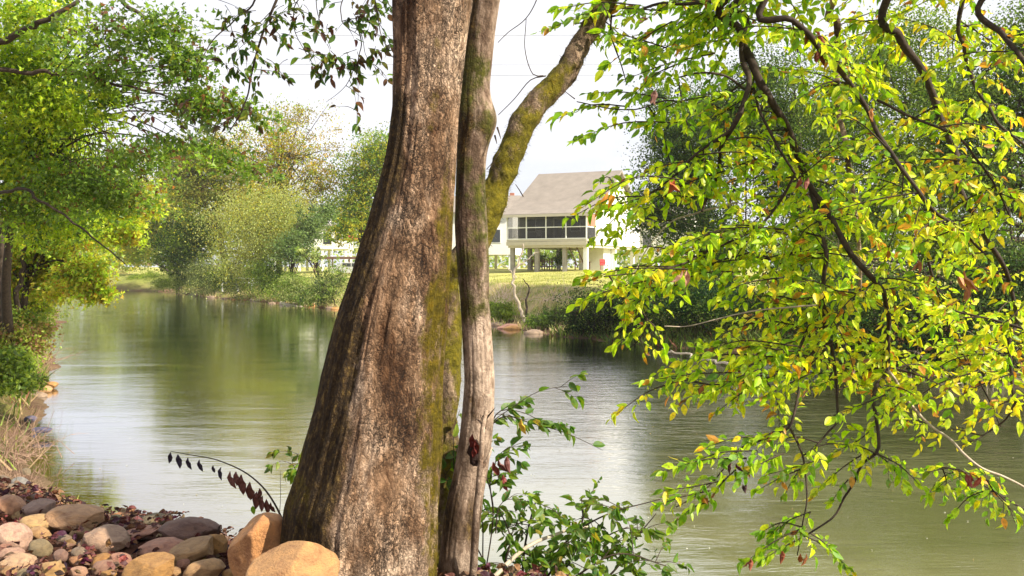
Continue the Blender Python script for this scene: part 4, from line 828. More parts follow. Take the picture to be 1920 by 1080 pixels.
cp = [(842, 1150, 4.75, 30), (838, 1000, 4.75, 29), (832, 900, 4.75, 28), (834, 800, 4.75, 28), (836, 700, 4.75, 29), (838, 600, 4.75, 27), (846, 520, 4.75, 26), (880, 480, 4.75, 27), (915, 415, 4.75, 27), (941, 338, 4.8, 28.5), (979, 249, 4.85, 24), (1008, 192, 4.9, 22), (1053, 144, 4.95, 22), (1088, 89, 5.0, 21), (1122, 30, 5.05, 20), (1160, -60, 5.1, 18), (1230, -240, 5.2, 15), (1330, -520, 5.4, 9)]
W = np.array([P(a, b_, c) for a, b_, c, _ in cp]); Rm = np.array([r * c / F for _, _, c, r in cp]); pm, rm = resample(W, Rm, .012)
pm = pm + .03 * np.stack([vnoise(pm * 3, 1), vnoise(pm * 3, 2), 0 * pm[:, 0]], -1)
mb = MB(); V = tube(mb, pm, rm, 120, (1, 0, 0), disp=lambda q_, a: 1 + .20 * fbm(q_ * 6, 3, 3) + .07 * fbm(q_ * 30, 3, 6))
mo = np.clip(.30 + .34 * fbm(mb.v[0] * 5, 3, 8) + .12 * (mb.v[0][:, 2] < 3.7), 0, 1); mb.c[0] = np.stack([mo, .15 + .2 * fbm(mb.v[0] * 6, 2, 9), 0 * mo], -1)
mb.build('trunk', M_moss, mossy, True)
# moss tufts, loose fringe on the mossy stem
rng = np.random.default_rng(3); ii = rng.choice(len(V), 9000); pv = V[ii]; ax = pm[np.clip(np.searchsorted(-(-pm[:, 2]), pv[:, 2]), 0, len(pm) - 1)]
out = norm(pv - ax); k = pv[:, 2] > 1.6; pv, out = pv[k], out[k]; mb = MB()
scatter(mb, BLADET, pv - out * .004, norm(out + rng.normal(size=out.shape) * .6 + np.array((0, 0, -.4))), rdir(len(pv)), rng.uniform(.012, .035, len(pv)), pal(len(pv), [(.12, .12, .012), (.06, .06, .015), (.22, .19, .02), (.10, .07, .03)], [3, 3, 1.5, 2])); mb.build('moss', M_grass, mossy, kind='stuff')
# slender tree: vine stem, burl shreds and hollow
traced(slender, 'vine', [(888, 1110, 4.10), (893, 1040, 4.10), (897, 960, 4.08), (901, 900, 4.06), (903, 850, 4.06), (905, 800, 4.08), (912, 770, 4.12)], .020, .009, M_smooth, wob=.012)
traced(slender, 'vine', [(903, 880, 4.06), (915, 860, 4.07), (922, 840, 4.1)], .011, .005, M_smooth)
m = MB(); v, f = ICO3; m.add(v * (1 + .25 * fbm(v * 2.2, 3, 2))[:, None] * np.array((.030, .012, .062)) + P(890, 848, 4.125), f, (0, .9, 0)); m.build('knot', plain('dark_hollow_wood', (.03, .014, .010), .9, .4, 20, .8, .01), slender, True)
for dx_, dy_, sz_ in ((-3, -26, .075), (3, -14, .07), (-1, 0, .05)):
    m = MB(); scatter(m, DEADT, np.array([P(889 + dx_, 840 + dy_, 4.105)]), np.array([(.1 * dx_ / 3, 0, -1.0)]), np.array([(0, -1, .1)]), sz_, np.array([(.12, .02, .015)])); m.build('dead_leaf', M_dead, slender)
for (px, py, dx, dy) in ((930, 240, 6, 22), (925, 255, 4, 16), (912, 785, 16, -22), (905, 795, 14, -18), (910, 805, -10, -26), (900, 785, 18, -14)):
    traced(slender, 'splinter', [(px, py, 4.2), (px + dx * .6, py + dy * .6, 4.18), (px + dx, py + dy, 4.17)], .005, .001, M_twig, 4)

# ------------------------------------------------------------------ leafy sprays
class Leafage:
    def __init__(s): s.pos = []; s.d = []; s.n = []; s.size = []; s.col = []; s.tw = MB()
    def spray(s, p0, p1, width, cols, wts, lsz=.085, gap=.055, rg=None, droop=.1, tr=.0035, face=.55, bare=0.0, bareL=0.0):
        rg = rg or rng; p0, p1 = np.array(p0, float), np.array(p1, float); L = np.linalg.norm(p1 - p0)
        if L < 1e-3: return
        mid = (p0 + p1) / 2 + np.array((0, 0, droop * L)) + rg.normal(size=3) * .04 * L
        main, r_ = resample([p0, mid, p1], [tr * 1.3, tr, tr * .35], L / 8); tube(s.tw, main, r_, 4, (0, .1, 0))
        ax = norm(p1 - p0); side = norm(np.cross(ax, np.array((0, -face, 1.0)) + rg.normal(size=3) * .25))
        n = max(2, int(L / gap)); sg = 1
        for k in range(n):
            t = (k + .6) / n
            if t < bareL: continue
            a = main[min(int(t * 8), len(main) - 1)]; sg = -sg; l = width * (1 - .65 * t) * rg.uniform(.4, 1.1)
            if l > .07:
                dv = norm(ax * .75 + side * sg + rg.normal(size=3) * .22 + np.array((0, 0, -.18))); e = a + dv * l + np.array((0, 0, -.05 * l)); tube(s.tw, [a, (a + e) / 2 + np.array((0, 0, .03 * l)), e], [tr * .6, tr * .45, tr * .2], 3, (0, .1, 0))
                s.leaves(a, e, cols, wts, lsz, rg, face, bare)
            else: s.leaves(a, a + ax * .03, cols, wts, lsz, rg, face, bare)
        s.leaves(main[-2], main[-1], cols, wts, lsz, rg, face, bare)
    def leaves(s, a, e, cols, wts, lsz, rg, face, bare):
        L = np.linalg.norm(e - a); n = max(1, int(L / (lsz * .42))); ax = norm(e - a); up = norm(np.array((0, -face, .8)) + rg.normal(size=3) * .35); side = norm(np.cross(ax, up)); sg = rg.choice((-1, 1))
        for k in range(n + 1):
            if rg.random() < bare: continue
            t = (k + .5) / (n + 1) if k < n else 1.0; sg = -sg
            d = ax * (.7 if k < n else 1.2) + side * sg * (.95 if k < n else .1) + np.array((0, 0, -.38)) + rg.normal(size=3) * .22
            s.pos.append(a + (e - a) * t + rg.normal(size=3) * .004); s.d.append(d); s.n.append(up + rg.normal(size=3) * .4); s.size.append(lsz * rg.uniform(.5, 1.2))
            s.col.append(pal1(rg, cols, wts))
    def finish(s, root, nmax, twigmat=M_twig, objs=True, tpl=LT, mat=M_leaf, sub=None):
        pos, d, n = np.array(s.pos), np.array(s.d), np.array(s.n); size = np.array(s.size); col = np.array(s.col)
        if s.tw.n: s.tw.build('twigs', twigmat, root, kind='stuff')
        px = 960 + F * pos[:, 0] / pos[:, 1]; py = HOR + F * (EYE - pos[:, 2]) / pos[:, 1]
        vis = (px > 0) & (px < 1920) & (py > 0) & (py < 1080); key = np.where(vis, size / pos[:, 1], -1); order = np.argsort(-key)
        pick = order[:min(nmax, int(vis.sum()))]; rest = np.setdiff1d(np.arange(len(pos)), pick)
        tps = LTS if tpl is LT else [tpl]
        if len(rest):
            mb = MB()
            for z_, tp in enumerate(tps): rr_ = rest[z_::len(tps)]; scatter(mb, tp, pos[rr_], d[rr_], n[rr_], size[rr_], col[rr_])
            mb.build('foliage' if len(pick) else 'leaves', mat, root, kind='stuff')
        S_, D_, N_ = frames(d[pick], n[pick])
        key_ = [tuple((np.round(np.log(c) * 2.2)).astype(int)) for c in col[pick]]; cache = {}
        for q_, i_ in enumerate(pick):
            tp = tps[q_ % len(tps)]; kk = (key_[q_], q_ % len(tps))
            if kk not in cache: m = MB(); m.add(tp[0], tp[1], col[i_]); cache[kk] = m.mesh('leaf', mat)
            o = bpy.data.objects.new('leaf', cache[kk]); C.objects.link(o); o.parent = root; M = Matrix.Identity(4); z_ = size[i_]
            for r_ in range(3): M[r_][0] = S_[q_][r_] * z_; M[r_][1] = D_[q_][r_] * z_; M[r_][2] = N_[q_][r_] * z_; M[r_][3] = pos[i_][r_]
            o.matrix_local = M
def pal1(rg, cols, wts):
    w_ = np.array(wts, float); c = np.array(cols[rg.choice(len(cols), p=w_ / w_.sum())]); return np.clip(c * (1 + rg.normal() * .16) + rg.normal(size=3) * .01, .006, .9)

# right hand tree --------------------------------------------------
YG = (.42, .58, .022); YG2 = (.60, .66, .03); GR = (.20, .36, .022); YL = (.78, .62, .03); OR = (.60, .26, .035); BR = (.30, .11, .04); DG = (.08, .15, .02)
RC = [YG, YG2, GR, YL, OR, BR]; RW_bright = [5, 5, 2.2, 1.2, .3, .1]; RW_green = [3.5, 1.2, 4, .3, .12, .08]; RW_yel = [3.5, 5, 1, 2.6, .7, .2]
rg = np.random.default_rng(123); rng = np.random.default_rng(321)
rt = empty('overhanging_tree', (0, 0, 0), 'tree with long drooping branches of yellow-green leaves over the right half of the river', 'tree')
b0 = np.array((4.6, 3.4, gz(4.6, 3.4) - .1)); tpts, tr_ = resample([b0, b0 + (.05, .1, 1.6), b0 + (-.1, .3, 3.2), b0 + (-.35, .6, 4.6), b0 + (-.8, .9, 6.0)], [.19, .15, .13, .11, .07], .1)
m = MB(); tube(m, tpts, tr_, 16, (.1, .2, 0)); m.build('trunk', M_smooth, rt, True)
BR_ = [  # pixel polylines of the limbs, depth, radii, how much foliage
    ([(1360, 0), (1386, 52), (1391, 81), (1393, 118), (1401, 150), (1390, 207), (1371, 244), (1353, 274), (1347, 322), (1334, 356), (1315, 398)], 5.0, .022, .008, .5, 1),
    ([(1386, 0), (1395, 37), (1397, 74), (1408, 115), (1423, 155), (1453, 200), (1478, 244), (1500, 304), (1521, 352), (1552, 400), (1577, 440), (1607, 490), (1647, 533), (1662, 560), (1662, 633), (1663, 693), (1643, 720), (1637, 763), (1647, 837), (1620, 867), (1603, 903), (1583, 933), (1560, 970), (1505, 1005)], 5.1, .027, .005, 1, 1),
    ([(1521, 352), (1530, 400), (1543, 443), (1552, 483), (1545, 533), (1548, 600), (1560, 660), (1567, 733), (1568, 787), (1550, 813), (1530, 840)], 5.1, .017, .005, 1, 0),
    ([(1408, 163), (1430, 215), (1453, 263), (1491, 326)], 5.0, .010, .007, .5, 0),
    ([(1434, 0), (1486, 37), (1535, 85), (1569, 126), (1620, 196), (1647, 252), (1676, 296), (1710, 344), (1747, 393), (1800, 430), (1850, 480)], 4.7, .018, .007, 1, 1),
    ([(1665, 0), (1687, 67), (1717, 115), (1747, 174), (1765, 222), (1790, 290), (1800, 360), (1830, 410), (1853, 447), (1877, 493), (1897, 543), (1905, 600), (1893, 640), (1902, 750)], 5.3, .026, .010, 1, 1),
    ([(1561, 0), (1569, 41), (1569, 148), (1572, 207), (1587, 267), (1595, 348), (1603, 400), (1611, 467), (1615, 560)], 6.0, .024, .012, .8, 1),
    ([(1806, 0), (1810, 93), (1824, 159), (1854, 204), (1876, 241), (1930, 280)], 5.4, .014, .007, 1, 1),
    ([(1840, 0), (1880, 63), (1906, 96), (1930, 130)], 4.6, .018, .012, .8, 1),
    ([(1643, 189), (1717, 222), (1799, 259), (1836, 307), (1869, 356), (1900, 420)], 4.8, .008, .005, 1, 0),
    ([(1271, 148), (1316, 139), (1356, 143), (1392, 165)], 5.0, .004, .009, .5, 0),
    ([(1371, 244), (1319, 281), (1260, 330), (1200, 372), (1110, 392)], 5.0, .009, .003, 1.4, 0),
    ([(1663, 693), (1680, 713), (1713, 763), (1747, 800), (1780, 823), (1807, 850), (1840, 880), (1880, 895), (1930, 917)], 5.1, .010, .006, .35, 0),
    ([(1545, 560), (1530, 590), (1517, 613), (1493, 663), (1470, 690), (1422, 710), (1340, 722), (1260, 712)], 5.1, .011, .003, 1.3, 0),
    ([(1560, 640), (1520, 665), (1503, 720), (1493, 763), (1480, 800), (1453, 815), (1390, 840), (1367, 867), (1323, 917), (1267, 950)], 5.0, .011, .003, .45, 0),
    ([(1480, 800), (1510, 867), (1515, 927), (1505, 987), (1497, 1040)], 5.0, .007, .003, .5, 0),
    ([(1148, -60), (1148, 23), (1148, 66), (1164, 113), (1174, 159)], 5.2, .007, .003, .0, 0),
    ([(1360, 0), (1300, 6), (1220, 12), (1150, 30), (1080, 45)], 5.0, .012, .004, 1.2, 0),
    ([(1530, 575), (1453, 578), (1377, 592), (1293, 612), (1247, 615)], 4.9, .005, .002, .0, 0),
    ([(1380, 380), (1313, 400), (1260, 415), (1215, 460), (1190, 510)], 5.2, .006, .003, .2, 0),
    ([(1500, 310), (1430, 420), (1330, 470), (1250, 500), (1130, 520)], 5.0, .009, .003, 1.0, 0),
    ([(1543, 443), (1470, 480), (1390, 490), (1310, 500)], 5.3, .008, .003, 1.2, 0),
    ([(1190, 540), (1215, 600), (1200, 640), (1175, 660)], 5.1, .004, .002, .9, 0),
    ([(1747, 393), (1740, 470), (1760, 560), (1790, 640), (1840, 720), (1880, 800)], 5.6, .012, .004, 1, 0),
    ([(1930, 620), (1860, 600), (1780, 580), (1700, 577)], 5.2, .008, .003, .8, 0),
    ([(1902, 750), (1880, 790), (1850, 815), (1800, 835)], 5.0, .007, .003, .3, 0),
    ([(1930, 960), (1880, 930), (1830, 905), (1800, 880), (1740, 885)], 4.9, .006, .002, .9, 0),
    ([(1401, 150), (1330, 190), (1250, 190), (1180, 205), (1080, 190)], 5.1, .006, .003, .8, 0),
    ([(1580, 730), (1640, 690), (1720, 700), (1800, 740)], 5.3, .006, .003, .9, 0),
]
lf = Leafage()
for kx, (pts, d, r0, r1, dens, top) in enumerate(BR_):
    P3 = [(a, b_, d + .12 * math.sin(q_ * .9 + kx) + (.0 if top else .02)) for q_, (a, b_) in enumerate(pts)]
    W = np.array([P(*p) for p in P3])
    if top:
        j = tpts[int((.55 + .05 * (kx % 8)) * (len(tpts) - 1))]; s0 = W[0]; hgt = max(s0[2], j[2]) + .5
        pre = [j, (j + (s0 - j) * .35) * (1, 1, 0) + (0, 0, hgt), (j + (s0 - j) * .75) * (1, 1, 0) + (0, 0, (hgt + s0[2]) / 2 + .1)]
        W = np.vstack([pre, W]); R = np.concatenate([[r0 * 1.35, r0 * 1.15, r0 * 1.0], np.linspace(r0, r1, len(P3))])
    else: R = np.linspace(r0, r1, len(P3))
    p_, r_ = resample(W, R, .03); p_ = p_ + .012 * np.stack([vnoise(p_ * 6, 1), vnoise(p_ * 6, 2), vnoise(p_ * 6, 3)], -1); r_ = r_ * (1 + .12 * vnoise(p_ * 14, 5))
    m = MB(); tube(m, p_, r_, 8, (0, .1, 0)); mt = M_pale if kx in (12, 18, 19) else (M_smooth if kx == 6 else M_twig); m.build('branch', mt, rt, True)
    if dens <= 0: continue
    seg = np.linalg.norm(np.diff(p_, axis=0), axis=1).sum(); cnt = int(seg / .10 * dens)
    for q_ in range(cnt):
        t = rg.uniform(.12 if top else .05, 1.0); a = p_[int(t * (len(p_) - 1))]; ax = 960 + F * a[0] / a[1]; ay = HOR + F * (EYE - a[2]) / a[1]
        if ay < -120: 
            if rg.random() < .5: continue
        if ay > 735 and rg.random() < .45: continue
        dv = np.array((rg.normal() * .8 - .15, rg.normal() * .5 + .35, rg.normal() * .3 - .22)); dv = norm(dv); L = rg.uniform(.25, .62) * (1 if ay < 720 else .6)
        e = a + dv * L; ex = 960 + F * e[0] / e[1]; ey = HOR + F * (EYE - e[2]) / e[1]
        if ex < 1190 and ey < 330: continue
        if ex < 1215 + (0 if ey > 560 else 60) and 150 < ey < 320: continue
        ws_ = RW_green if (ex < 1400 and ey < 260) or ey > 860 or ex < 1330 and ey < 400 else (RW_yel if ex > 1650 or ey > 600 else RW_bright)
        lf.spray(a, e, rg.uniform(.12, .24), RC, ws_, .066, .05, rg)
# hand placed sprays where the photograph shows pads of leaves
SP = [((1240, 20), (1010, 60), 5.0, .20, 0), ((1200, 10), (1040, 20), 5.0, .16, 0), ((1260, 40), (1130, 130), 5.0, .2, 0), ((1300, 60), (1180, 110), 5.1, .22, 0), ((1340, 100), (1170, 150), 5.0, .2, 0), ((1180, 200), (1040, 225), 5.1, .12, 0), ((1250, 185), (1100, 175), 5.1, .14, 0), ((1280, 230), (1075, 265), 5.0, .07, 0), ((1330, 180), (1200, 240), 5.0, .18, 0), ((1330, 300), (1150, 350), 5.0, .2, 1), ((1300, 340), (1090, 390), 4.9, .17, 1), ((1360, 320), (1200, 400), 5.0, .2, 1), ((1320, 370), (1130, 400), 5.1, .14, 1), ((1470, 430), (1250, 470), 5.0, .2, 2), ((1440, 480), (1230, 510), 5.1, .2, 2), ((1400, 510), (1210, 560), 5.0, .16, 2), ((1290, 505), (1090, 520), 4.9, .15, 1), ((1250, 520), (1080, 570), 5.0, .13, 1), ((1230, 540), (1110, 560), 5.0, .12, 1), ((1225, 600), (1150, 650), 5.0, .09, 1), ((1215, 600), (1245, 660), 5.0, .09, 1), ((1500, 660), (1260, 690), 5.0, .2, 2), ((1440, 700), (1200, 715), 5.0, .15, 2), ((1480, 690), (1300, 745), 5.0, .15, 2), ((1560, 700), (1400, 730), 5.1, .2, 2), ((1450, 820), (1320, 840), 5.0, .09, 0), ((1400, 860), (1230, 890), 4.9, .13, 0), ((1380, 880), (1330, 940), 4.9, .13, 0), ((1330, 920), (1230, 950), 4.9, .13, 0), ((1500, 880), (1420, 920), 5.0, .13, 0), ((1510, 870), (1470, 930), 5.0, .10, 0), ((1620, 850), (1520, 930), 5.0, .12, 2), ((1600, 830), (1700, 920), 5.0, .12, 2), ((1590, 900), (1560, 940), 5.0, .08, 0), ((1505, 990), (1390, 1060), 4.9, .13, 0), ((1500, 1000), (1600, 1075), 4.9, .13, 2), ((1520, 960), (1450, 1000), 4.9, .08, 0), ((1520, 1000), (1560, 1030), 4.9, .08, 0), ((1800, 880), (1740, 930), 4.9, .10, 2), ((1850, 900), (1905, 965), 4.8, .14, 3), ((1790, 880), (1860, 905), 4.9, .10, 3), ((1660, 740), (1560, 780), 5.0, .2, 2), ((1720, 720), (1640, 790), 5.2, .2, 2), ((1900, 700), (1760, 770), 5.1, .22, 3), ((1920, 740), (1820, 800), 5.1, .2, 3), ((1820, 700), (1700, 760), 5.2, .2, 3), ((1930, 560), (1840, 640), 4.9, .2, 3), ((1800, 560), (1700, 620), 5.1, .22, 3)]
SP += [((1500, 650), (1300, 670), 5.0, .2, 2), ((1470, 670), (1230, 700), 5.1, .16, 2), ((1430, 690), (1330, 740), 5.0, .16, 2), ((1520, 700), (1420, 750), 5.0, .16, 2), ((1490, 640), (1380, 690), 5.1, .18, 1), ((1480, 440), (1300, 450), 5.0, .2, 2), ((1420, 470), (1260, 540), 5.1, .18, 2), ((1470, 520), (1340, 560), 5.0, .18, 2), ((1380, 430), (1260, 480), 5.0, .16, 1), ((1290, 530), (1160, 580), 5.0, .12, 1), ((1420, 845), (1290, 870), 4.9, .12, 0), ((1360, 900), (1240, 920), 4.9, .13, 0), ((1470, 850), (1390, 900), 4.9, .12, 0), ((1330, 940), (1260, 985), 4.9, .12, 0), ((1540, 860), (1440, 890), 5.0, .12, 0), ((1640, 800), (1560, 850), 5.1, .14, 2), ((1500, 1010), (1430, 1050), 4.9, .10, 0), ((1250, 90), (1120, 60), 5.0, .18, 0), ((1270, 120), (1180, 190), 5.0, .15, 0), ((1420, 60), (1280, 90), 5.1, .2, 1), ((1450, 200), (1320, 230), 5.1, .18, 1)]
WS = [RW_green, RW_bright, RW_bright, RW_yel]
for (a, e, d, wdt, c) in SP: lf.spray(P(a[0], a[1], d), P(e[0], e[1], d - .1 + .25 * rg.random()), wdt, RC, WS[c], .070, .04, rg, droop=.06)
lf.finish(rt, 300)
# brown dead leaf clusters hanging in it
dl = [(1548, 100, .10, (.20, .045, .035)), (1535, 70, .08, (.25, .06, .04)), (1240, 180, .09, (.16, .07, .05)), (1640, 215, .07, (.5, .22, .07)), (1265, 350, .08, (.45, .12, .04)), (1805, 520, .13, (.52, .22, .09)), (1812, 545, .10, (.42, .16, .07)), (1508, 345, .07, (.25, .08, .06)), (1820, 900, .08, (.3, .07, .05)), (1835, 905, .07, (.35, .08, .04)), (1378, 880, .06, (.08, .03, .03)), (1400, 920, .05, (.06, .03, .03)), (1465, 1045, .07, (.30, .09, .04)), (1400, 1060, .06, (.28, .08, .04)), (1500, 1050, .07, (.34, .12, .04)), (1280, 520, .08, (.45, .24, .16)), (1720, 500, .07, (.42, .16, .08))]
for px, py, sz, c in dl:
    for q_ in range(2):
        m = MB(); scatter(m, DEADT, np.array([P(px + rg.normal() * 6, py - 12, 4.75)]), np.array([(rg.normal() * .35, rg.normal() * .3, -1)]), rdir(1), sz, np.array([c])); o = m.build('dead_leaf', M_dead, rt)

# branches of the big tree drooping at the upper left --------------
ob = empty('drooping_branch', (0, 0, 0), 'dark thin hanging branches with small sparse leaves against the sky left of the big trunk', 'branch')
hub = np.array((-1.1, 4.3, 6.2)); attach = np.array((-.42, 4.0, 6.4))
m = MB(); q1, r1_ = resample([attach, (attach + hub) / 2 + (0, 0, .2), hub, hub + (-.9, .4, .2), hub + (-1.8, .8, -.3)], [.05, .04, .03, .022, .012], .08); tube(m, q1, r1_, 8, (0, .1, 0)); m.build('branch', M_twig, ob, True)
l2 = Leafage(); DC = [(.09, .16, .03), (.14, .22, .03), (.12, .06, .04), (.20, .20, .03), (.06, .045, .03)]; DW = [4, 3, 1.6, 1, 1.4]
OB = [([(560, -120), (518, 0), (490, 70), (472, 140), (462, 190), (430, 250)], .011, .003, 5.3), ([(500, -110), (480, 0), (440, 40), (400, 75), (370, 130)], .009, .002, 5.4), ([(720, -150), (690, 0), (672, 40), (676, 90), (668, 140)], .008, .002, 5.2), ([(600, -120), (592, 0), (605, 50), (620, 90)], .004, .0015, 5.3), ([(545, -100), (548, 20), (556, 70), (580, 110)], .005, .0015, 5.3), ([(700, -130), (705, 0), (712, 50), (725, 90), (722, 110)], .005, .0015, 5.1), ([(668, 120), (650, 160), (610, 190)], .003, .001, 5.2), ([(675, 60), (690, 110), (730, 150)], .0025, .001, 5.2), ([(672, 140), (672, 180), (668, 240)], .002, .001, 5.2), ([(460, 190), (440, 215), (360, 260)], .003, .001, 5.4), ([(640, -130), (640, 20), (650, 50), (672, 65)], .004, .002, 5.2), ([(520, 10), (470, 60), (430, 90)], .003, .001, 5.3)]
for pts, a, b_, d in OB:
    W = np.array([P(x_, y_, d + .05 * math.sin(i_)) for i_, (x_, y_) in enumerate(pts)])
    if pts[0][1] < -50: W = np.vstack([q1[int(min(.98, max(.3, (800 - pts[0][0]) / 330)) * (len(q1) - 1))], W])
    pp, rr_ = resample(W, np.linspace(a, b_, len(W)), .03); pp = pp + .008 * np.stack([vnoise(pp * 9, 1), vnoise(pp * 9, 2), vnoise(pp * 9, 3)], -1); m = MB(); tube(m, pp, rr_, 6, (0, .1, 0)); m.build('branch', M_twig, ob, True)
    for q_ in range(int(len(pp) * .16)):
        k_ = rg.integers(int(len(pp) * .35), len(pp)); dv = norm(np.array((rg.normal(), rg.normal() * .6, -.5 + rg.normal() * .4))); l2.spray(pp[k_], pp[k_] + dv * rg.uniform(.08, .22), .05, DC, DW, .062, .09, rg, bare=.45, tr=.0018)
for (x_, y_, e_) in [(600, 30, (590, 60)), (700, 25, (735, 90)), (560, 20, (600, 60)), (520, 30, (470, 60)), (690, 90, (740, 110)), (640, 110, (560, 110)), (610, 110, (590, 130)), (470, 130, (540, 150)), (490, 60, (540, 20)), (480, 20, (420, 50)), (640, 40, (700, 45)), (560, 90, (610, 120)), (650, 110, (670, 120)), (470, 150, (480, 180)), (440, 90, (400, 90)), (715, 30, (745, 20)), (545, 40, (560, 20)), (655, 150, (668, 200)), (668, 200, (672, 240)), (700, 120, (728, 150)), (430, 130, (400, 110)), (500, 110, (530, 140)), (620, 95, (650, 125)), (480, 170, (470, 200))]:
    l2.spray(P(x_, y_, 5.2), P(e_[0], e_[1], 5.15), .05, DC, DW, .060, .06, rg, bare=.2, tr=.0018)
for _ in range(62):
    px = 400 + rg.random() * 340; py = rg.random() ** 1.1 * 135 - 5; l2.spray(P(px, py, 5.2), P(px + rg.normal() * 25, py + 22, 5.2), .04, DC, DW, .06, .07, rg, bare=.3, tr=.0015)
for _ in range(26):
    px = 250 + rg.random() * 200; py = 150 + rg.random() * 90; l2.spray(P(px, py, 6.2), P(px + rg.normal() * 25, py + 25, 6.2), .05, DC, DW, .055, .06, rg, bare=.4, tr=.0015)
l2.finish(ob, 300)
# crowns of the three stems above the picture: they shade the bank and the trunk in patches
up_ = Leafage()
for k in range(110):
    a = np.array((rg.normal() * 1.9 - .4, 4.2 + rg.normal() * 1.6, 6.6 + abs(rg.normal()) * 1.1)); up_.spray(a, a + norm(rg.normal(size=3)) * .6, .3, [GR, YG, DG], [3, 2, 1], .09, .08, rg)
cr = up_; posu = np.array(cr.pos); mbu = MB(); scatter(mbu, LT, posu, np.array(cr.d), np.array(cr.n), np.array(cr.size), np.array(cr.col)); mbu.build('crown', M_leaf, big, kind='stuff')
ml = MB()
for k in range(26):
    a = np.array((-.35 + rg.normal() * .08, 4.0, rg.uniform(5.2, 7.3))); e = posu[rg.integers(len(posu))]; q_, r_ = resample([a, (a + e) / 2 + (0, 0, .3), e], [.05, .03, .008], .2); tube(ml, q_, r_, 6, (0, .1, 0))
ml.build('limbs', M_twig, big, True, kind='stuff')
# bare twigs right of the slender trunk against the sky
for pts, lb in [([(932, 80), (952, 60), (985, 35), (1005, 0), (1020, -60)], 0), ([(985, 35), (984, 90), (1000, 140), (1020, 143)], 1)]:
    traced(slender, 'twig', [(a, b_, 4.4) for a, b_ in pts], .002, .003, M_twig, 5)
for pts in [[(935, 215), (965, 185), (995, 150), (1024, 142)], [(1060, 170), (1070, 178), (1078, 184)], [(911, 318), (925, 300), (935, 282)], [(965, 345), (972, 355), (980, 368)], [(1148, 60), (1140, 30), (1130, 10)]]:
    traced(mossy, 'twig', [(a, b_, 4.7) for a, b_ in pts], .002, .0035, M_twig, 5)

# undergrowth right of the trunks ---------------------------------
ug = empty('sapling', (0, 0, 0), 'leafy green undergrowth bush at the bottom right of the slender trunk', 'shrub')
l3 = Leafage(); UC = [(.09, .17, .022), (.13, .22, .025), (.22, .30, .03), (.40, .30, .04)]; UW = [4, 3, 1.5, .25]
stems = [([(1000, 1130), (1030, 1060), (1080, 1000), (1150, 960), (1240, 935)], 4.7), ([(980, 1130), (985, 1040), (1000, 960), (1010, 925)], 4.6), ([(1020, 1150), (1080, 1080), (1160, 1040), (1250, 1060)], 4.6), ([(1010, 1130), (1070, 1050), (1090, 980), (1090, 930)], 4.7), ([(1030, 1150), (1140, 1080), (1200, 1000), (1230, 960)], 4.8), ([(960, 1120), (950, 1060), (960, 1010), (940, 960)], 4.5), ([(1000, 1120), (1060, 1040), (1130, 1010), (1180, 990)], 4.75)]
for pts, d in stems:
    pp = traced(ug, 'stem', [(a, b_, d) for a, b_ in pts], .008, .0025, M_twig, 6)
    for q_ in range(9):
        k_ = int(len(pp) * rg.uniform(.3, 1)) - 1; dv = norm(np.array((rg.normal() * .9 + .2, rg.normal() * .5, rg.normal() * .35))); l3.spray(pp[k_], pp[k_] + dv * rg.uniform(.12, .3), .12, UC, UW, .070, .05, rg, tr=.002)
l3.finish(ug, 300)
sp_ = empty('sapling', (0, 0, 0), 'slim sapling with single arching leafy twigs against the water right of the slender trunk', 'shrub')
l4 = Leafage()
for pts, d, wd_ in [([(905, 1110), (925, 960), (905, 860), (918, 800), (960, 765), (1010, 735), (1085, 722)], 4.45, .08), ([(918, 800), (950, 780), (1000, 795), (1060, 812), (1130, 845)], 4.45, .0), ([(925, 960), (920, 900), (940, 850), (980, 830)], 4.45, .07), ([(918, 800), (940, 770), (985, 775), (1030, 800)], 4.45, .05), ([(930, 1000), (935, 950), (960, 930)], 4.4, .05), ([(905, 1050), (900, 960), (850, 930), (830, 880)], 4.6, .06), ([(905, 1050), (860, 950), (850, 820), (862, 770)], 4.6, .05), ([(905, 860), (880, 830), (860, 850)], 4.6, .06)]:
    pp = traced(sp_, 'stem', [(a, b_, d) for a, b_ in pts], .004, .0012, M_twig, 5, wob=.004); n0 = int(len(pp) * (.35 if len(pts) > 5 else .15)); s_ = 1
    for k_ in range(n0, len(pp), 2):
        if rg.random() < .25: continue
        s_ = -s_; ax = norm(pp[min(k_ + 1, len(pp) - 1)] - pp[max(k_ - 1, 0)]); dv = ax * .8 + np.array((0, .2, .55 * s_ - .15)); l4.pos.append(pp[k_]); l4.d.append(dv + rg.normal(size=3) * .2); l4.n.append(np.array((0, -.8, .6)) + rg.normal(size=3) * .3); l4.size.append(.078 * rg.uniform(.7, 1.15)); l4.col.append(pal1(rg, UC, UW))
    for q_ in range(5 if wd_ > 0 else 1):
        k_ = rg.integers(n0, len(pp)); dv = norm(np.array((.8, rg.normal() * .4, rg.normal() * .4))); l4.spray(pp[k_], pp[k_] + dv * .12, .05, UC, UW, .065, .05, rg, tr=.0012)
l4.finish(sp_, 290)
for px, py, c in [(943, 905, (.22, .04, .04)), (925, 880, (.20, .05, .04)), (898, 925, (.28, .06, .05)), (935, 875, (.15, .06, .05)), (978, 800, (.62, .42, .06)), (885, 840, (.10, .02, .02)), (950, 870, (.14, .05, .04))]:
    m = MB(); scatter(m, DEADT, np.array([P(px, py - 14, 4.35)]), np.array([(rg.normal() * .25, 0.1, -1)]), rdir(1), .08, np.array([c])); m.build('dead_leaf', M_dead, sp_)
lp = empty('sapling', (0, 0, 0), 'small green sapling peeking out behind the left foot of the big trunk', 'shrub'); l5 = Leafage()
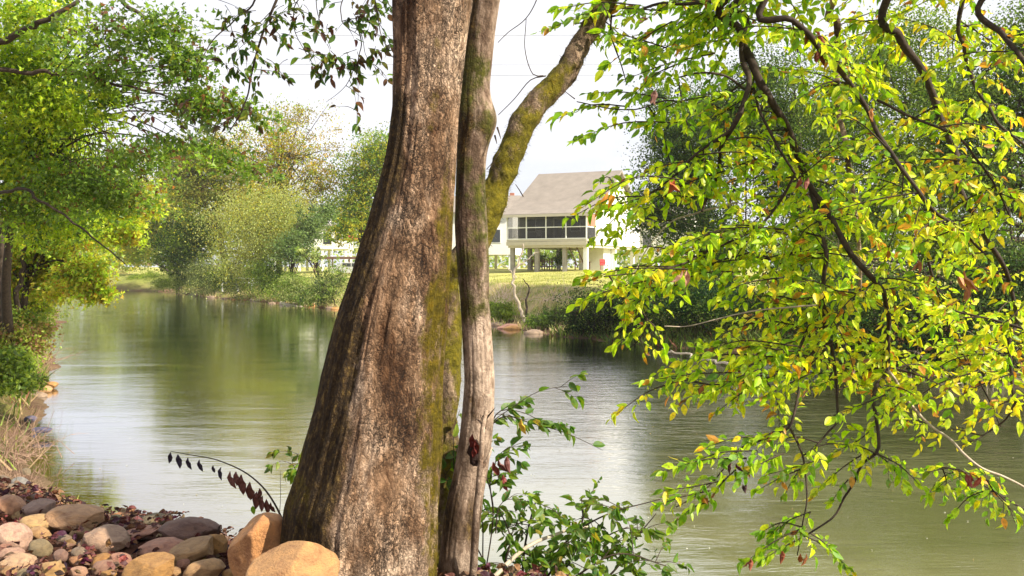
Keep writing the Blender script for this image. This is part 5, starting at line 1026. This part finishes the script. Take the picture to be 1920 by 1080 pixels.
for pts in [[(560, 960), (565, 900), (558, 850), (535, 845)], [(575, 950), (575, 890), (572, 840)], [(560, 900), (550, 870), (530, 862)]]:
    pp = traced(lp, 'stem', [(a, b_, 4.7) for a, b_ in pts], .003, .001, M_twig, 5)
    for q_ in range(3): l5.spray(pp[-1 - q_ * 2], pp[-1 - q_ * 2] + rg.normal(size=3) * .05, .05, UC, UW, .05, .04, rg, tr=.001)
l5.finish(lp, 60)
# withered arching twig with hanging dead leaves
wt = empty('withered_twig', (0, 0, 0), 'arching withered twig with hanging dark dead leaves over the water left of the trunk', 'twig')
traced(wt, 'stem', [(535, 985, 4.6), (515, 945, 4.6), (490, 910, 4.6), (455, 882, 4.6), (410, 864, 4.6), (365, 855, 4.6), (320, 845, 4.6)], .006, .0015, M_twig, 6, wob=.004)
traced(wt, 'stem', [(522, 1000, 4.6), (524, 930, 4.6), (527, 880, 4.6)], .002, .001, M_twig, 5)
for px, py, sz in [(320, 848, .045), (334, 852, .055), (353, 858, .05), (374, 862, .05), (400, 872, .035), (415, 876, .05), (432, 884, .07), (443, 884, .055), (453, 890, .08), (469, 904, .085), (482, 922, .07), (493, 930, .06), (500, 936, .06), (508, 942, .05), (487, 915, .05)]:
    m = MB(); c = (.035, .025, .045) if px < 430 else (.16, .06, .05); scatter(m, DEADT, np.array([P(px, py, 4.58)]), np.array([(rg.normal() * .15, rg.normal() * .2, -1)]), np.array([(rg.normal() * .5, -1, 0)]), sz * 1.3, np.array([c])); m.build('dead_leaf', M_dead, wt)
m = MB(); scatter(m, LT, np.array([P(474, 948, 4.58)]), np.array([(.1, 0, -1)]), np.array([(0, -1, 0.1)]), .05, np.array([UC[1]])); m.build('leaf', M_leaf, wt)
# stick lying in the undergrowth
st_ = empty('fallen_stick', (0, 0, 0), 'pale fallen stick slanting through the undergrowth at the bottom', 'stick'); traced(st_, 'stick', [(925, 1085, 4.3), (985, 1030, 4.45), (1050, 1000, 4.6), (1100, 990, 4.7)], .012, .006, M_pale, wob=.01)

# drifting leaf bits and foam specks on the water
rng = np.random.default_rng(9); n_ = 420; x = rng.uniform(-7, 9, n_); y = 8.2 + rng.random(n_) ** 1.5 * 22; sd_, _ = river_sd(x, y); k = sd_ < -.6; x, y = x[k], y[k]; n_ = len(x)
mb = MB(); d = rdir(n_); d[:, 2] = 0; scatter(mb, CLUMPT, np.stack([x, y, 0 * x + .008], -1), d, np.tile((0, .05, 1.0), (n_, 1)), rng.uniform(.012, .035, n_), pal(n_, [(.6, .58, .5), (.5, .36, .12), (.3, .2, .1)], [3, 1.5, 1])); mb.build('floating_debris', M_dead, None, label='pale foam specks and leaf bits drifting on the river', kind='stuff')
# thin haze over the valley
hm = bpy.data.materials.new('haze'); hm.use_nodes = True; ht = hm.node_tree; ht.nodes.clear(); ho = ht.nodes.new('ShaderNodeOutputMaterial'); hv = ht.nodes.new('ShaderNodeVolumePrincipled'); hv.inputs['Density'].default_value = 0.0003; hv.inputs['Color'].default_value = (.95, .96, 1, 1); hv.inputs['Anisotropy'].default_value = .2; ht.links.new(hv.outputs[0], ho.inputs['Volume'])
hbm = MB(); box(hbm, -420, 420, -60, 540, -3, 34); hbm.build('haze', hm, None, label='thin pale haze over the river valley', kind='stuff')
